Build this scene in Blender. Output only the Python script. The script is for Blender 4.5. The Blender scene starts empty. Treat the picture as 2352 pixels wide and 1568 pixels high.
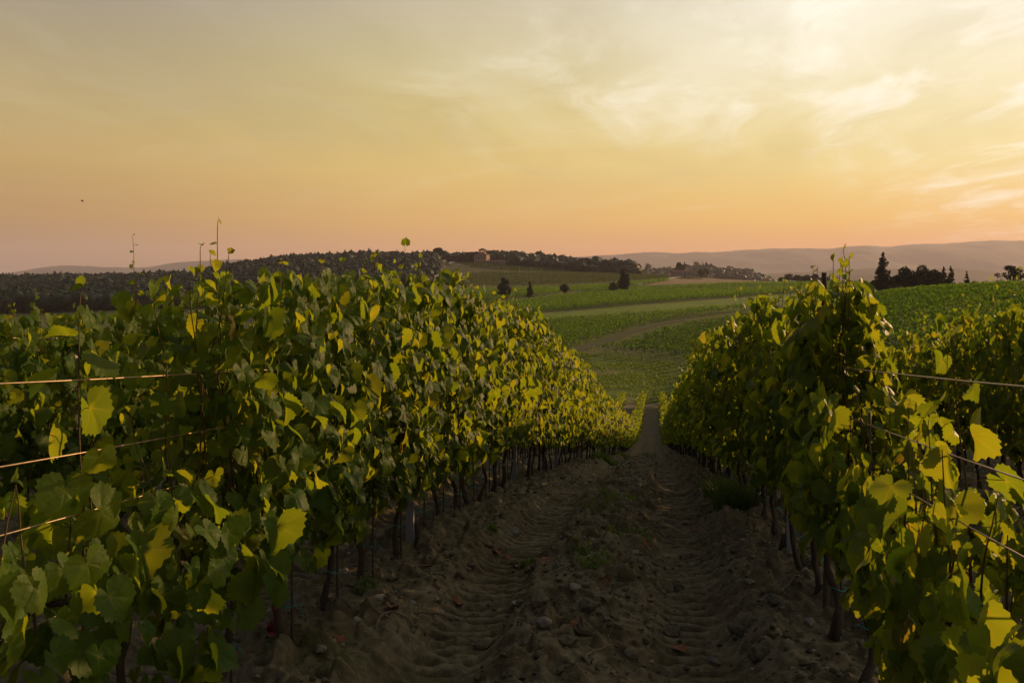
import bpy, math, random
import numpy as np
from mathutils import Vector

random.seed(7)
RNG = np.random.default_rng(11)
S = bpy.context.scene
COL = S.collection
PI = math.pi

# ------------------------------------------------------------------ camera
# picture measures below are in a 2352 x 1568 reading of the photograph
F, CX, CY = 1960.0, 1176.0, 639.0
cam_d = bpy.data.cameras.new("camera")
cam = bpy.data.objects.new("camera", cam_d)
COL.objects.link(cam)
cam.location = (0, 0, 0)
cam.rotation_euler = (math.radians(90), 0, 0)
cam_d.sensor_width = 36.0
cam_d.lens = 30.0
cam_d.shift_y = -(784.0 - CY) / 2352.0
cam_d.clip_start = 0.05
cam_d.clip_end = 60000
S.camera = cam

# ------------------------------------------------------------------ exposure
S.view_settings.view_transform = 'Standard'
S.view_settings.look = 'None'
S.view_settings.gamma = 1.0
S.view_settings.exposure = 0.42
S.render.engine = 'CYCLES'
S.cycles.use_denoising = True
S.cycles.max_bounces = 6
S.cycles.diffuse_bounces = 3
S.cycles.transmission_bounces = 4
S.cycles.volume_bounces = 1
S.cycles.transparent_max_bounces = 8
S.cycles.sample_clamp_indirect = 4.0

SUN_AZ, SUN_EL = math.radians(50), math.radians(13)
GLOW_AZ = math.radians(64)
SUN_DIR = Vector((math.sin(SUN_AZ) * math.cos(SUN_EL), math.cos(SUN_AZ) * math.cos(SUN_EL), math.sin(SUN_EL)))


def lin(r, g, b):
    def f(c):
        c = c / 255.0
        return c / 12.92 if c <= 0.04045 else ((c + 0.055) / 1.055) ** 2.4
    return (f(r), f(g), f(b), 1.0)


# ------------------------------------------------------------------ sky
class NT:
    """short helper round a node tree"""
    def __init__(self, tree):
        self.t = tree
        self.n = tree.nodes
        self.l = tree.links

    def new(self, kind, **kw):
        nd = self.n.new(kind)
        for k, v in kw.items():
            setattr(nd, k, v)
        return nd

    def put(self, sock, v):
        if isinstance(v, bpy.types.NodeSocket):
            self.l.new(v, sock)
        else:
            sock.default_value = v

    def math(self, op, a, b=0.0, c=None, clamp=False):
        nd = self.new('ShaderNodeMath', operation=op, use_clamp=clamp)
        self.put(nd.inputs[0], a)
        self.put(nd.inputs[1], b)
        if c is not None:
            self.put(nd.inputs[2], c)
        return nd.outputs[0]

    def vmath(self, op, a, b=(0, 0, 0)):
        nd = self.new('ShaderNodeVectorMath', operation=op)
        self.put(nd.inputs[0], a)
        if op == 'SCALE':
            self.put(nd.inputs[3], b)
        else:
            self.put(nd.inputs[1], b)
        return nd.outputs[1] if op in ('DOT_PRODUCT', 'LENGTH') else nd.outputs[0]

    def ramp(self, fac, stops, interp='LINEAR'):
        nd = self.new('ShaderNodeValToRGB')
        cr = nd.color_ramp
        cr.interpolation = interp
        while len(cr.elements) < len(stops):
            cr.elements.new(0.5)
        for e, (p, c) in zip(cr.elements, stops):
            e.position = p
            e.color = c if len(c) == 4 else (*c, 1)
        self.put(nd.inputs[0], fac)
        return nd.outputs[0]

    def mix(self, fac, a, b, mode='MIX'):
        nd = self.new('ShaderNodeMix', data_type='RGBA', blend_type=mode)
        nd.clamp_factor = True
        self.put(nd.inputs[0], fac)
        self.put(nd.inputs[6], a)
        self.put(nd.inputs[7], b)
        return nd.outputs[2]

    def noise(self, vec, scale, detail=4, rough=0.55, distort=0.0):
        nd = self.new('ShaderNodeTexNoise')
        if vec is not None:
            self.put(nd.inputs['Vector'], vec)
        nd.inputs['Scale'].default_value = scale
        nd.inputs['Detail'].default_value = detail
        nd.inputs['Roughness'].default_value = rough
        nd.inputs['Distortion'].default_value = distort
        return nd.outputs[0]

    def smooth(self, v, a, b):
        nd = self.new('ShaderNodeMapRange', interpolation_type='SMOOTHSTEP')
        self.put(nd.inputs[0], v)
        nd.inputs[1].default_value = a
        nd.inputs[2].default_value = b
        return nd.outputs[0]


W = bpy.data.worlds.new("World")
S.world = W
W.use_nodes = True
w = NT(W.node_tree)
w.n.clear()
tc = w.new('ShaderNodeTexCoord').outputs['Generated']
sx = w.new('ShaderNodeSeparateXYZ')
w.l.new(tc, sx.inputs[0])
dx, dy, dz = sx.outputs
hl = w.math('SQRT', w.math('ADD', w.math('MULTIPLY', dx, dx), w.math('MULTIPLY', dy, dy)))
hl = w.math('MAXIMUM', hl, 0.001)
cosg = w.math('DIVIDE', w.math('ADD', w.math('MULTIPLY', dx, math.sin(GLOW_AZ)),
                               w.math('MULTIPLY', dy, math.cos(GLOW_AZ))), hl)
tanel = w.math('DIVIDE', dz, hl)
# elevation ramps, position = tan(elevation) * 2
K = 2.0
el = w.math('MULTIPLY', tanel, K, clamp=True)
left_c = w.ramp(el, [(0.0, lin(140, 110, 94)), (0.045, lin(159, 122, 90)), (0.13, lin(185, 143, 84)),
                     (0.25, lin(197, 164, 98)), (0.36, lin(189, 166, 110)), (0.5, lin(174, 159, 122)),
                     (0.66, lin(150, 142, 138)), (1.0, lin(116, 120, 134))])
mid_c = w.ramp(el, [(0.0, lin(202, 120, 70)), (0.05, lin(214, 142, 74)), (0.13, lin(228, 176, 88)),
                    (0.25, lin(228, 195, 112)), (0.36, lin(220, 197, 122)), (0.5, lin(207, 192, 138)),
                    (0.66, lin(198, 186, 154)), (1.0, lin(130, 132, 138))])
right_c = w.ramp(el, [(0.0, lin(216, 106, 52)), (0.06, lin(236, 146, 60)), (0.13, lin(248, 192, 86)),
                      (0.25, lin(248, 222, 142)), (0.36, lin(248, 230, 168)), (0.5, lin(250, 238, 200)),
                      (0.66, lin(240, 234, 214)), (1.0, lin(170, 166, 160))])
fa = w.smooth(cosg, -0.12, 0.47)
fb = w.smooth(cosg, 0.36, 0.86)
back = w.smooth(cosg, -0.2, -0.75)
skyc = w.mix(fa, left_c, mid_c)
skyc = w.mix(fb, skyc, right_c)
back_c = w.ramp(el, [(0.0, lin(110, 100, 112)), (0.2, lin(108, 104, 116)), (1.0, lin(92, 102, 124))])
skyc = w.mix(back, skyc, back_c)
# cloud sheet overhead, seen in perspective
den = w.math('ADD', w.math('MAXIMUM', dz, 0.0), 0.07)
comb = w.new('ShaderNodeCombineXYZ')
w.put(comb.inputs[0], w.math('DIVIDE', dx, den))
w.put(comb.inputs[1], w.math('DIVIDE', dy, den))
# streaks run away from the viewer, a little right of straight ahead
sa, ca = math.sin(math.radians(13)), math.cos(math.radians(13))
px_, py_ = w.math('DIVIDE', dx, den), w.math('DIVIDE', dy, den)
mp = w.new('ShaderNodeCombineXYZ')
w.put(mp.inputs[0], w.math('MULTIPLY', w.math('SUBTRACT', w.math('MULTIPLY', px_, ca), w.math('MULTIPLY', py_, sa)), 1.35))
w.put(mp.inputs[1], w.math('MULTIPLY', w.math('ADD', w.math('MULTIPLY', px_, sa), w.math('MULTIPLY', py_, ca)), 0.62))
warp = w.new('ShaderNodeTexNoise')
warp.inputs['Scale'].default_value = 0.8
w.l.new(comb.outputs[0], warp.inputs['Vector'])
wv = w.vmath('ADD', mp.outputs[0], w.vmath('SCALE', warp.outputs[1], 0.9))
c_big = w.noise(wv, 0.55, 5, 0.55)
c_fine = w.noise(wv, 1.7, 8, 0.62, 0.3)
band = w.smooth(c_big, 0.42, 0.66)
wisp = w.smooth(c_fine, 0.45, 0.74)
# low thin streaks, nearly level and rising to the right
az = w.math('ARCTAN2', dx, dy)
lowv = w.new('ShaderNodeCombineXYZ')
w.put(lowv.inputs[0], w.math('MULTIPLY', az, 2.2))
w.put(lowv.inputs[1], w.math('MULTIPLY', w.math('SUBTRACT', tanel, w.math('MULTIPLY', az, 0.12)), 17.0))
low_n = w.noise(lowv.outputs[0], 1.0, 6, 0.6, 0.6)
low = w.math('MULTIPLY', w.smooth(low_n, 0.50, 0.76), w.math('MULTIPLY', w.smooth(tanel, 0.05, 0.1), w.smooth(tanel, 0.24, 0.14)))
hi = w.smooth(tanel, 0.09, 0.22)
lit = w.smooth(cosg, 0.18, 0.85)
amt = w.math('MULTIPLY', w.math('ADD', w.math('MULTIPLY', low, 0.6), w.math('MULTIPLY', hi, w.math('ADD', w.math('MULTIPLY', band, 0.42), w.math('MULTIPLY', wisp, 0.6)))),
             w.math('ADD', w.math('MULTIPLY', lit, 1.15), 0.10), clamp=True)
skyc = w.mix(amt, skyc, (1.14, 1.08, 0.90, 1))
grey = w.math('MULTIPLY', w.math('MULTIPLY', w.smooth(c_big, 0.54, 0.32), w.smooth(tanel, 0.05, 0.2)), 0.34)
skyc = w.mix(grey, skyc, lin(172, 158, 130))
# brightest cloud, towards the sun
gd = w.vmath('DOT_PRODUCT', tc, Vector((0.535, 0.81, 0.245)).normalized()[:])
glow = w.math('MULTIPLY', w.smooth(gd, 0.955, 0.999), w.math('ADD', w.math('MULTIPLY', wisp, 0.75), 0.1), clamp=True)
skyc = w.mix(glow, skyc, (1.15, 1.08, 0.92, 1))
below = w.smooth(dz, 0.0, -0.08)
skyc = w.mix(below, skyc, (0.05, 0.045, 0.035, 1))
bg1 = w.new('ShaderNodeBackground')
w.put(bg1.inputs[0], skyc)
bg1.inputs[1].default_value = 0.735
sky = w.new('ShaderNodeTexSky', sky_type='NISHITA')
sky.sun_disc = False
sky.sun_elevation = SUN_EL
sky.sun_rotation = SUN_AZ
sky.dust_density = 3.0
bg2 = w.new('ShaderNodeBackground')
w.l.new(sky.outputs[0], bg2.inputs[0])
bg2.inputs[1].default_value = 0.0012
addb = w.new('ShaderNodeAddShader')
w.l.new(bg1.outputs[0], addb.inputs[0])
w.l.new(bg2.outputs[0], addb.inputs[1])
wout = w.new('ShaderNodeOutputWorld')
w.l.new(addb.outputs[0], wout.inputs[0])

# ------------------------------------------------------------------ sun
sd = bpy.data.lights.new("sun", 'SUN')
sd.energy = 4.5
sd.angle = math.radians(0.6)
sd.color = (1.0, 0.60, 0.26)
sun = bpy.data.objects.new("sun", sd)
COL.objects.link(sun)
sun.rotation_euler = (-SUN_DIR).to_track_quat('-Z', 'Y').to_euler()
sun.location = SUN_DIR * 200


# ------------------------------------------------------------------ scene bookkeeping
def tag(o, label=None, cat=None, group=None, kind=None):
    if label:
        o['label'] = label
    if cat:
        o['category'] = cat
    if group:
        o['group'] = group
    if kind:
        o['kind'] = kind
    return o


def empty(name, loc, rz=0.0):
    o = bpy.data.objects.new(name, None)
    o.empty_display_size = 0.2
    o.location = loc
    o.rotation_euler = (0, 0, rz)
    COL.objects.link(o)
    return o


def link(name, me, mat, parent=None, loc=(0, 0, 0)):
    o = bpy.data.objects.new(name, me)
    if mat is not None and not me.materials:
        me.materials.append(mat)
    o.location = loc
    COL.objects.link(o)
    if parent:
        o.parent = parent
    return o


def mesh(name, V, faces, smooth=True, attr=None, color=None):
    """faces: list of (n,m) integer arrays"""
    me = bpy.data.meshes.new(name)
    V = np.asarray(V, np.float32)
    me.vertices.add(len(V))
    me.vertices.foreach_set('co', V.ravel())
    idx = np.concatenate([np.asarray(f, np.int32).ravel() for f in faces])
    tot = np.concatenate([np.full(len(f), f.shape[1], np.int32) for f in faces])
    start = np.concatenate([[0], np.cumsum(tot)[:-1]]).astype(np.int32)
    me.loops.add(len(idx))
    me.loops.foreach_set('vertex_index', idx)
    me.polygons.add(len(tot))
    me.polygons.foreach_set('loop_start', start)
    me.polygons.foreach_set('loop_total', tot)
    me.polygons.foreach_set('use_smooth', np.full(len(tot), smooth, bool))
    if attr is not None:
        for k, v in attr.items():
            a = me.attributes.new(k, 'FLOAT', 'POINT')
            a.data.foreach_set('value', np.asarray(v, np.float32))
    if color is not None:
        a = me.attributes.new('cover', 'FLOAT_COLOR', 'POINT')
        c = np.ones((len(V), 4), np.float32)
        c[:, :3] = color
        a.data.foreach_set('color', c.ravel())
    me.update(calc_edges=True)
    return me


class MB:
    """collects pieces and joins them to one mesh"""
    def __init__(self):
        self.V, self.Fs, self.n, self.at = [], [], 0, []

    def add(self, V, *faces):
        V = np.asarray(V, np.float32)
        self.V.append(V)
        for f in faces:
            f = np.asarray(f, np.int32)
            if len(f):
                self.Fs.append(f + self.n)
        self.n += len(V)

    def tube(self, pts, rad, sides=6, cap=True):
        pts = np.asarray(pts, np.float64)
        n = len(pts)
        rad = np.broadcast_to(np.asarray(rad, np.float64), (n,))
        t = np.gradient(pts, axis=0)
        t /= np.linalg.norm(t, axis=1)[:, None] + 1e-9
        ref = np.where(np.abs(t[:, 2:3]) > 0.9, [[1.0, 0, 0]], [[0, 0, 1.0]])
        a = np.cross(t, ref)
        a /= np.linalg.norm(a, axis=1)[:, None] + 1e-9
        b = np.cross(t, a)
        an = np.arange(sides) * 2 * PI / sides
        V = pts[:, None] + rad[:, None, None] * (np.cos(an)[None, :, None] * a[:, None] + np.sin(an)[None, :, None] * b[:, None])
        V = V.reshape(-1, 3)
        i = np.arange(n - 1)[:, None] * sides
        j = np.arange(sides)[None]
        k = (j + 1) % sides
        q = np.stack([i + j, i + k, i + sides + k, i + sides + j], -1).reshape(-1, 4)
        if cap:
            self.add(V, q, np.arange(sides)[::-1][None], (np.arange(sides) + (n - 1) * sides)[None])
        else:
            self.add(V, q)

    def box(self, c, s, rz=0.0):
        c, s = np.asarray(c, float), np.asarray(s, float) / 2
        u = np.array([[x, y, z] for z in (-1, 1) for y in (-1, 1) for x in (-1, 1)]) * s
        cs, sn = math.cos(rz), math.sin(rz)
        u = np.stack([u[:, 0] * cs - u[:, 1] * sn, u[:, 0] * sn + u[:, 1] * cs, u[:, 2]], 1) + c
        self.add(u, [[0, 2, 3, 1], [4, 5, 7, 6], [0, 1, 5, 4], [2, 6, 7, 3], [0, 4, 6, 2], [1, 3, 7, 5]])

    def build(self, name, mat, parent=None, loc=(0, 0, 0), smooth=True):
        return link(name, self.mesh(name, smooth), mat, parent, loc)

    def mesh(self, name, smooth=True):
        q = [f for f in self.Fs]
        return mesh(name, np.concatenate(self.V), q, smooth)


# ------------------------------------------------------------------ numeric noise
def _hash(ix, iy, seed):
    h = (ix.astype(np.int64) * 374761393 + iy.astype(np.int64) * 668265263 + seed * 974634777) & 0xffffffff
    h = ((h ^ (h >> 13)) * 1274126177) & 0xffffffff
    h = h ^ (h >> 16)
    return (h & 0xffff) / 65535.0


def vnoise(x, y, seed=0):
    ix, iy = np.floor(x), np.floor(y)
    fx, fy = x - ix, y - iy
    fx, fy = fx * fx * fx * (fx * (fx * 6 - 15) + 10), fy * fy * fy * (fy * (fy * 6 - 15) + 10)
    a, b = _hash(ix, iy, seed), _hash(ix + 1, iy, seed)
    c, d = _hash(ix, iy + 1, seed), _hash(ix + 1, iy + 1, seed)
    return (a + (b - a) * fx) * (1 - fy) + (c + (d - c) * fx) * fy


def fbm(x, y, octs=4, seed=0, gain=0.5):
    s, amp, tot = 0, 1.0, 0
    for o in range(octs):
        s = s + amp * vnoise(x * 2 ** o + 17.3 * o, y * 2 ** o - 9.1 * o, seed + o)
        tot += amp
        amp *= gain
    return s / tot


def sstep(v, a, b):
    t = np.clip((v - a) / (b - a), 0, 1)
    return t * t * (3 - 2 * t)


def gsmooth(a, sig, axis):
    r = int(sig * 3)
    k = np.exp(-0.5 * (np.arange(-r, r + 1) / sig) ** 2)
    k /= k.sum()
    pad = [(0, 0)] * a.ndim
    pad[axis] = (r, r)
    ap = np.pad(a, pad, mode='edge')
    return np.apply_along_axis(lambda v: np.convolve(v, k, 'valid'), axis, ap)


# ------------------------------------------------------------------ lie of the land
NEAR = [(1, -1.60), (2.4, -1.72), (4.1, -1.87), (6.1, -2.0), (10.7, -2.57), (20, -4.25)]
TAB = {  # picture column: (distance, height) pairs beyond the near slope
    -600: [(35, -7.25), (51, -10.4), (65, -12.9), (80, -14.9), (108, -17.2), (118, -17.7), (200, -19), (350, -20), (500, -18), (640, -14), (800, -8), (900, -5), (1100, -8), (2000, -45)],
    0: [(35, -7.25), (51, -10.4), (65, -12.9), (80, -14.9), (108, -17.2), (118, -17.7), (200, -19), (350, -19), (500, -16), (640, -12), (800, -6), (900, -4), (1100, -8), (2000, -45)],
    392: [(35, -7.25), (51, -10.4), (65, -12.9), (80, -14.9), (108, -17.2), (118, -17.7), (200, -19), (350, -17), (500, -13), (640, -8), (800, -3), (900, -2), (1000, -2), (1300, -10), (2000, -45)],
    550: [(35, -7.25), (51, -10.4), (65, -12.9), (80, -14.9), (108, -17.2), (118, -17.7), (200, -19), (350, -16.5), (500, -11.5), (620, -7), (760, 3), (900, 9), (1000, 9), (1300, -6), (2000, -45)],
    706: [(35, -7.25), (51, -10.4), (65, -12.9), (80, -14.9), (108, -17.2), (118, -17.7), (200, -18), (350, -15.5), (500, -10.5), (620, -6), (760, 8), (900, 18), (1000, 20), (1300, 0), (2000, -45)],
    880: [(35, -7.25), (51, -10.4), (65, -12.9), (80, -14.9), (108, -17.2), (118, -17.7), (200, -17.8), (300, -15), (450, -10.8), (600, -5.5), (760, 9), (900, 20), (980, 21), (1300, 0), (2000, -45)],
    1020: [(35, -7.25), (51, -10.4), (65, -12.9), (80, -14.9), (108, -17.2), (118, -17.7), (128, -18.0), (200, -16.6), (290, -13.4), (400, -10), (500, -7.2), (600, -5), (700, 3), (850, 18.5), (950, 21), (1300, 0), (2000, -45)],
    1120: [(35, -7.25), (51, -10.4), (65, -12.9), (80, -14.9), (108, -17.2), (118, -17.7), (128, -18.1), (180, -16.4), (240, -14.2), (290, -12.8), (400, -10.0), (500, -7.0), (600, -4.8), (700, 3), (800, 11), (850, 15), (950, 18), (1300, 0), (2000, -45)],
    1333: [(35, -7.25), (51, -10.4), (65, -12.9), (80, -14.9), (108, -17.2), (118, -17.7), (128, -18.1), (145, -17.7), (180, -16.0), (230, -13.6), (290, -11.7), (400, -9.4), (500, -6.6), (580, -4.2), (700, 1.5), (780, 5), (870, 9), (960, 9.5), (1200, -10), (2000, -45)],
    1500: [(35, -7.25), (51, -10.4), (65, -12.9), (80, -14.9), (108, -17.2), (118, -17.7), (128, -18.0), (145, -17.6), (180, -15.9), (230, -12.6), (290, -10.8), (400, -8.2), (500, -5.0), (580, -2.6), (700, 0.5), (780, 2.6), (850, 2), (950, -3), (1200, -16), (1400, -4), (1550, 11), (1700, 2), (2200, -45)],
    1607: [(51, -9.8), (65, -12.7), (80, -14.6), (108, -16.9), (118, -17.4), (128, -17.6), (180, -15.4), (250, -11.6), (320, -9.6), (400, -7.6), (500, -5.0), (600, -2.4), (720, 0.3), (800, 1.6), (860, 1), (1000, -8), (1200, -14), (1400, 2), (1550, 17), (1700, 6), (2200, -45)],
    1740: [(35, -6.2), (51, -9.0), (80, -12.6), (118, -15.4), (180, -13.6), (250, -10.8), (320, -9.0), (400, -7.0), (500, -4.6), (600, -2.4), (680, -1.4), (800, -3), (1000, -14), (1250, -14), (1400, -5), (1550, 6), (1700, -6), (2200, -45)],
    1830: [(35, -5.6), (51, -7.9), (80, -10.2), (118, -11.6), (180, -11), (250, -9.8), (320, -8.4), (400, -6.6), (500, -4.4), (580, -2.6), (640, -2.2), (760, -8), (1000, -22), (1550, -30), (2200, -45)],
    2000: [(35, -5.2), (51, -6.6), (80, -6.6), (120, -5.7), (165, -4.3), (200, -6.0), (250, -9), (400, -7.5), (500, -4.6), (570, -2.4), (620, -2.2), (760, -10), (1000, -30), (2200, -45)],
    2150: [(35, -4.9), (51, -5.8), (80, -5.5), (120, -4.4), (160, -3.1), (200, -4.6), (260, -8), (400, -14), (600, -25), (2200, -45)],
    2352: [(35, -4.6), (51, -5.1), (80, -4.6), (120, -3.3), (150, -2.45), (175, -2.8), (250, -8), (560, -25), (2200, -45)],
    2900: [(35, -4.4), (51, -4.4), (80, -3.6), (120, -2.0), (150, -1.5), (175, -1.7), (250, -6), (560, -25), (2200, -45)],
}
LY = np.linspace(math.log(1.0), math.log(2200.0), 900)
PX = np.array(sorted(TAB))
PP = (PX - CX) / F
_T = []
for c in PX:
    pts = NEAR + TAB[c]
    if all(abs(y - 35) > .1 for y, _ in TAB[c]):
        pts = NEAR + [(35, -7.0)] + TAB[c]
    a = np.array(pts)
    col = np.interp(LY, np.log(a[:, 0]), a[:, 1])
    _T.append(col)
_T = gsmooth(np.array(_T), 9, 1)
PG = np.linspace(PP[0], PP[-1], 420)
_G = np.array([np.interp(PG, PP, _T[:, j]) for j in range(len(LY))]).T
_G = gsmooth(_G, 4, 0)


def land(X, Y):
    X = np.asarray(X, float)
    Y = np.asarray(Y, float)
    Yc = np.clip(Y, 1.0, 2199.0)
    p = np.clip(X / np.maximum(Y, 1.0), PG[0], PG[-1] - 1e-6)
    a = (p - PG[0]) / (PG[1] - PG[0])
    b = np.log(Yc) / (LY[1] - LY[0])
    i = np.clip(a.astype(int), 0, len(PG) - 2)
    j = np.clip(b.astype(int), 0, len(LY) - 2)
    fa_, fb_ = a - i, b - j
    return ((_G[i, j] * (1 - fa_) + _G[i + 1, j] * fa_) * (1 - fb_) + (_G[i, j + 1] * (1 - fa_) + _G[i + 1, j + 1] * fa_) * fb_)


ROWK = 0.168
ROWS = 2.72
Q0 = 0.92
YAW = -math.atan(ROWK)
UX, UY = math.sin(-YAW), math.cos(YAW)


def dirt(X, Y):
    """worked soil between the near rows: ruts, tread, clods"""
    z = land(X, Y)
    q = X - ROWK * Y
    m = (q - Q0) / ROWS
    fr = (m - np.floor(m)) * ROWS          # 0 at a row .. 2.72 at the next one
    wob = 0.05 * (vnoise(Y * 0.35, Y * 0, 5) - 0.5)
    far = 1 - sstep(Y, 60, 110)
    row = np.exp(-(np.minimum(fr, ROWS - fr) / 0.26) ** 2)
    ta = np.exp(-((fr - 0.76 + wob) / 0.25) ** 4)
    tb = np.exp(-((fr - 2.03 + wob) / 0.24) ** 4)
    tr = np.maximum(ta, tb)
    shoulder = np.exp(-((fr - 0.38) / 0.16) ** 2) + np.exp(-((fr - 2.42) / 0.15) ** 2)
    mid = np.exp(-((fr - 1.36) / 0.3) ** 2)
    h = 0.05 * row + 0.04 * shoulder + 0.045 * mid - 0.11 * tr
    s = Y / UY
    dq = np.where(ta > tb, fr - 0.76, fr - 2.03)
    arc = s + 0.9 * dq * dq + 0.10 * (fbm(X * 2.6, Y * 2.6, 2, 41) - 0.5)
    brk = sstep(fbm(X * 1.6, Y * 0.9, 3, 51), 0.28, 0.48)
    lug = (0.02 - 0.075 * np.exp(-(np.sin(arc * PI / 0.135) / 0.48) ** 2) * (0.35 + 1.1 * vnoise(X * 8, Y * 8, 88))) * tr * brk
    n1 = fbm(X * 2.1, Y * 2.1, 4, 3) - 0.5
    b1 = np.abs(fbm(X * 3.6, Y * 3.6, 3, 9) - 0.5) * 2
    b2 = np.abs(fbm(X * 9.5, Y * 9.5, 3, 13) - 0.5) * 2
    clod = sstep(fbm(X * 1.1, Y * 1.1, 3, 23), 0.3, 0.62)
    lump = sstep(vnoise(X * 6.5, Y * 6.5, 71), 0.55, 0.9) * 0.075
    lump2 = sstep(vnoise(X * 14, Y * 14, 73), 0.52, 0.9) * 0.042
    rough = (1 - 0.72 * tr)
    h = h + lug + far * rough * (0.10 * n1 + clod * (0.08 * (0.4 - b1) + 0.05 * (0.35 - b2) + lump) + lump2)
    return z + h * far


def hit(xd, yd, y0=20.0, y1=2000.0):
    """first place where the ground is seen at this spot of the reading"""
    Y = np.exp(np.linspace(math.log(y0), math.log(y1), 4000))
    X = (xd - CX) / F * Y
    yy = CY - F * land(X, Y) / Y
    k = np.nonzero(yy <= yd)[0]
    k = k[0] if len(k) else int(np.argmin(yy))
    return float(X[k]), float(Y[k]), float(land(X[k], Y[k]))


def at(xd, Y):
    X = (xd - CX) / F * Y
    return float(X), float(Y), float(land(X, Y))


def inpoly(x, y, poly):
    poly = np.asarray(poly, float)
    r = np.zeros(x.shape, bool)
    j = len(poly) - 1
    for i in range(len(poly)):
        xi, yi, xj, yj = *poly[i], *poly[j]
        c = ((yi > y) != (yj > y)) & (x < (xj - xi) * (y - yi) / (yj - yi + 1e-12) + xi)
        r ^= c
        j = i
    return r


# ------------------------------------------------------------------ materials
def mat(name):
    m = bpy.data.materials.new(name)
    m.use_nodes = True
    t = NT(m.node_tree)
    t.n.clear()
    out = t.new('ShaderNodeOutputMaterial')
    return m, t, out


def leafy(name, stops, trans=0.4, tint=(1.25, 1.0, 0.35), rough=0.5, spec=0.25, vein=False, patch=0.0):
    """stops: base colours along a random number per leaf"""
    m, t, out = mat(name)
    geo = t.new('ShaderNodeNewGeometry')
    rnd = geo.outputs['Random Per Island']
    c = t.ramp(rnd, stops)
    obj = t.new('ShaderNodeTexCoord').outputs['Object']
    n = t.noise(obj, 9.0, 3)
    c = t.mix(t.math('MULTIPLY', n, 0.35), c, t.mix(1.0, c, (0.62, 0.72, 0.6, 1), 'MULTIPLY'))
    if vein:
        at_ = t.new('ShaderNodeAttribute', attribute_name='vein')
        c = t.mix(t.math('MULTIPLY', t.math('POWER', at_.outputs['Fac'], 3.0), 0.30), c, (0.16, 0.17, 0.035, 1))
        sp = t.noise(obj, 70.0, 2)
        spots = t.math('MULTIPLY', t.smooth(sp, 0.66, 0.74), t.smooth(rnd, 0.45, 0.8))
        c = t.mix(t.math('MULTIPLY', spots, 0.5), c, (0.13, 0.075, 0.02, 1))
    under = t.mix(1.0, c, (1.25, 1.2, 1.45, 1), 'MULTIPLY')
    c2 = t.mix(geo.outputs['Backfacing'], c, under)
    p = t.new('ShaderNodeBsdfPrincipled')
    t.put(p.inputs['Base Color'], c2)
    p.inputs['Roughness'].default_value = rough
    p.inputs['Specular IOR Level'].default_value = spec
    tr = t.new('ShaderNodeBsdfTranslucent')
    t.put(tr.inputs[0], t.mix(1.0, c, (*[x * 2.2 for x in tint], 1), 'MULTIPLY'))
    if vein:
        bmp = t.new('ShaderNodeBump')
        bmp.inputs['Strength'].default_value = 0.5
        bmp.inputs['Distance'].default_value = 0.006
        t.put(bmp.inputs['Height'], t.math('SUBTRACT', t.noise(obj, 55.0, 3), t.math('MULTIPLY', at_.outputs['Fac'], 0.8)))
        t.put(p.inputs['Normal'], bmp.outputs[0])
    mx = t.new('ShaderNodeMixShader')
    mx.inputs[0].default_value = trans
    t.l.new(p.outputs[0], mx.inputs[1])
    t.l.new(tr.outputs[0], mx.inputs[2])
    t.l.new(mx.outputs[0], out.inputs[0])
    return m


def rough_mat(name, c1, c2, scale=8.0, rough=0.9, bump=0.3, dist=0.01, spec=0.2, stretch=(1, 1, 1), metal=0.0, coord='Object'):
    m, t, out = mat(name)
    tcn = t.new('ShaderNodeTexCoord').outputs[coord]
    mpn = t.new('ShaderNodeMapping')
    mpn.inputs['Scale'].default_value = stretch
    t.l.new(tcn, mpn.inputs[0])
    n = t.noise(mpn.outputs[0], scale, 6, 0.6)
    c = t.ramp(n, [(0.3, c1), (0.7, c2)])
    p = t.new('ShaderNodeBsdfPrincipled')
    t.put(p.inputs['Base Color'], c)
    p.inputs['Roughness'].default_value = rough
    p.inputs['Specular IOR Level'].default_value = spec
    p.inputs['Metallic'].default_value = metal
    if bump:
        b = t.new('ShaderNodeBump')
        b.inputs['Strength'].default_value = bump
        b.inputs['Distance'].default_value = dist
        t.put(b.inputs['Height'], n)
        t.put(p.inputs['Normal'], b.outputs[0])
    t.l.new(p.outputs[0], out.inputs[0])
    return m


M = {}
M['leaf'] = leafy('vine_leaf', [(0.0, (0.030, 0.066, 0.010)), (0.4, (0.042, 0.086, 0.012)), (0.75, (0.056, 0.100, 0.014)),
                                (0.985, (0.068, 0.110, 0.015)), (0.997, (0.072, 0.088, 0.014)), (1.0, (0.050, 0.038, 0.016))],
                  0.50, (2.9, 1.75, 0.42), 0.5, 0.10, True)
M['leaf_far'] = leafy('vine_leaf_distant', [(0.0, (0.031, 0.068, 0.010)), (0.5, (0.044, 0.088, 0.012)), (1.0, (0.062, 0.106, 0.015))],
                      0.50, (2.8, 1.7, 0.42), 0.55, 0.09)
M['crop'] = leafy('vine_block_leaf', [(0.0, (0.030, 0.068, 0.007)), (0.5, (0.040, 0.084, 0.008)), (1.0, (0.054, 0.102, 0.010))],
                  0.34, (2.2, 1.9, 0.6), 0.65, 0.1)
M['shaded_crop'] = leafy('shaded_vine_leaf', [(0.0, (0.026, 0.042, 0.014)), (0.5, (0.040, 0.060, 0.018)), (1.0, (0.060, 0.078, 0.022))], 0.22, (1.4, 1.2, 0.5), 0.7, 0.08)  # darker, duller copy of the crop leaf, slope shade put into its colour
M['tree'] = leafy('tree_leaf', [(0.0, (0.016, 0.026, 0.011)), (0.6, (0.026, 0.038, 0.015)), (1.0, (0.044, 0.056, 0.018))], 0.18, (1.2, 1.0, 0.4), 0.6, 0.15)
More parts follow.
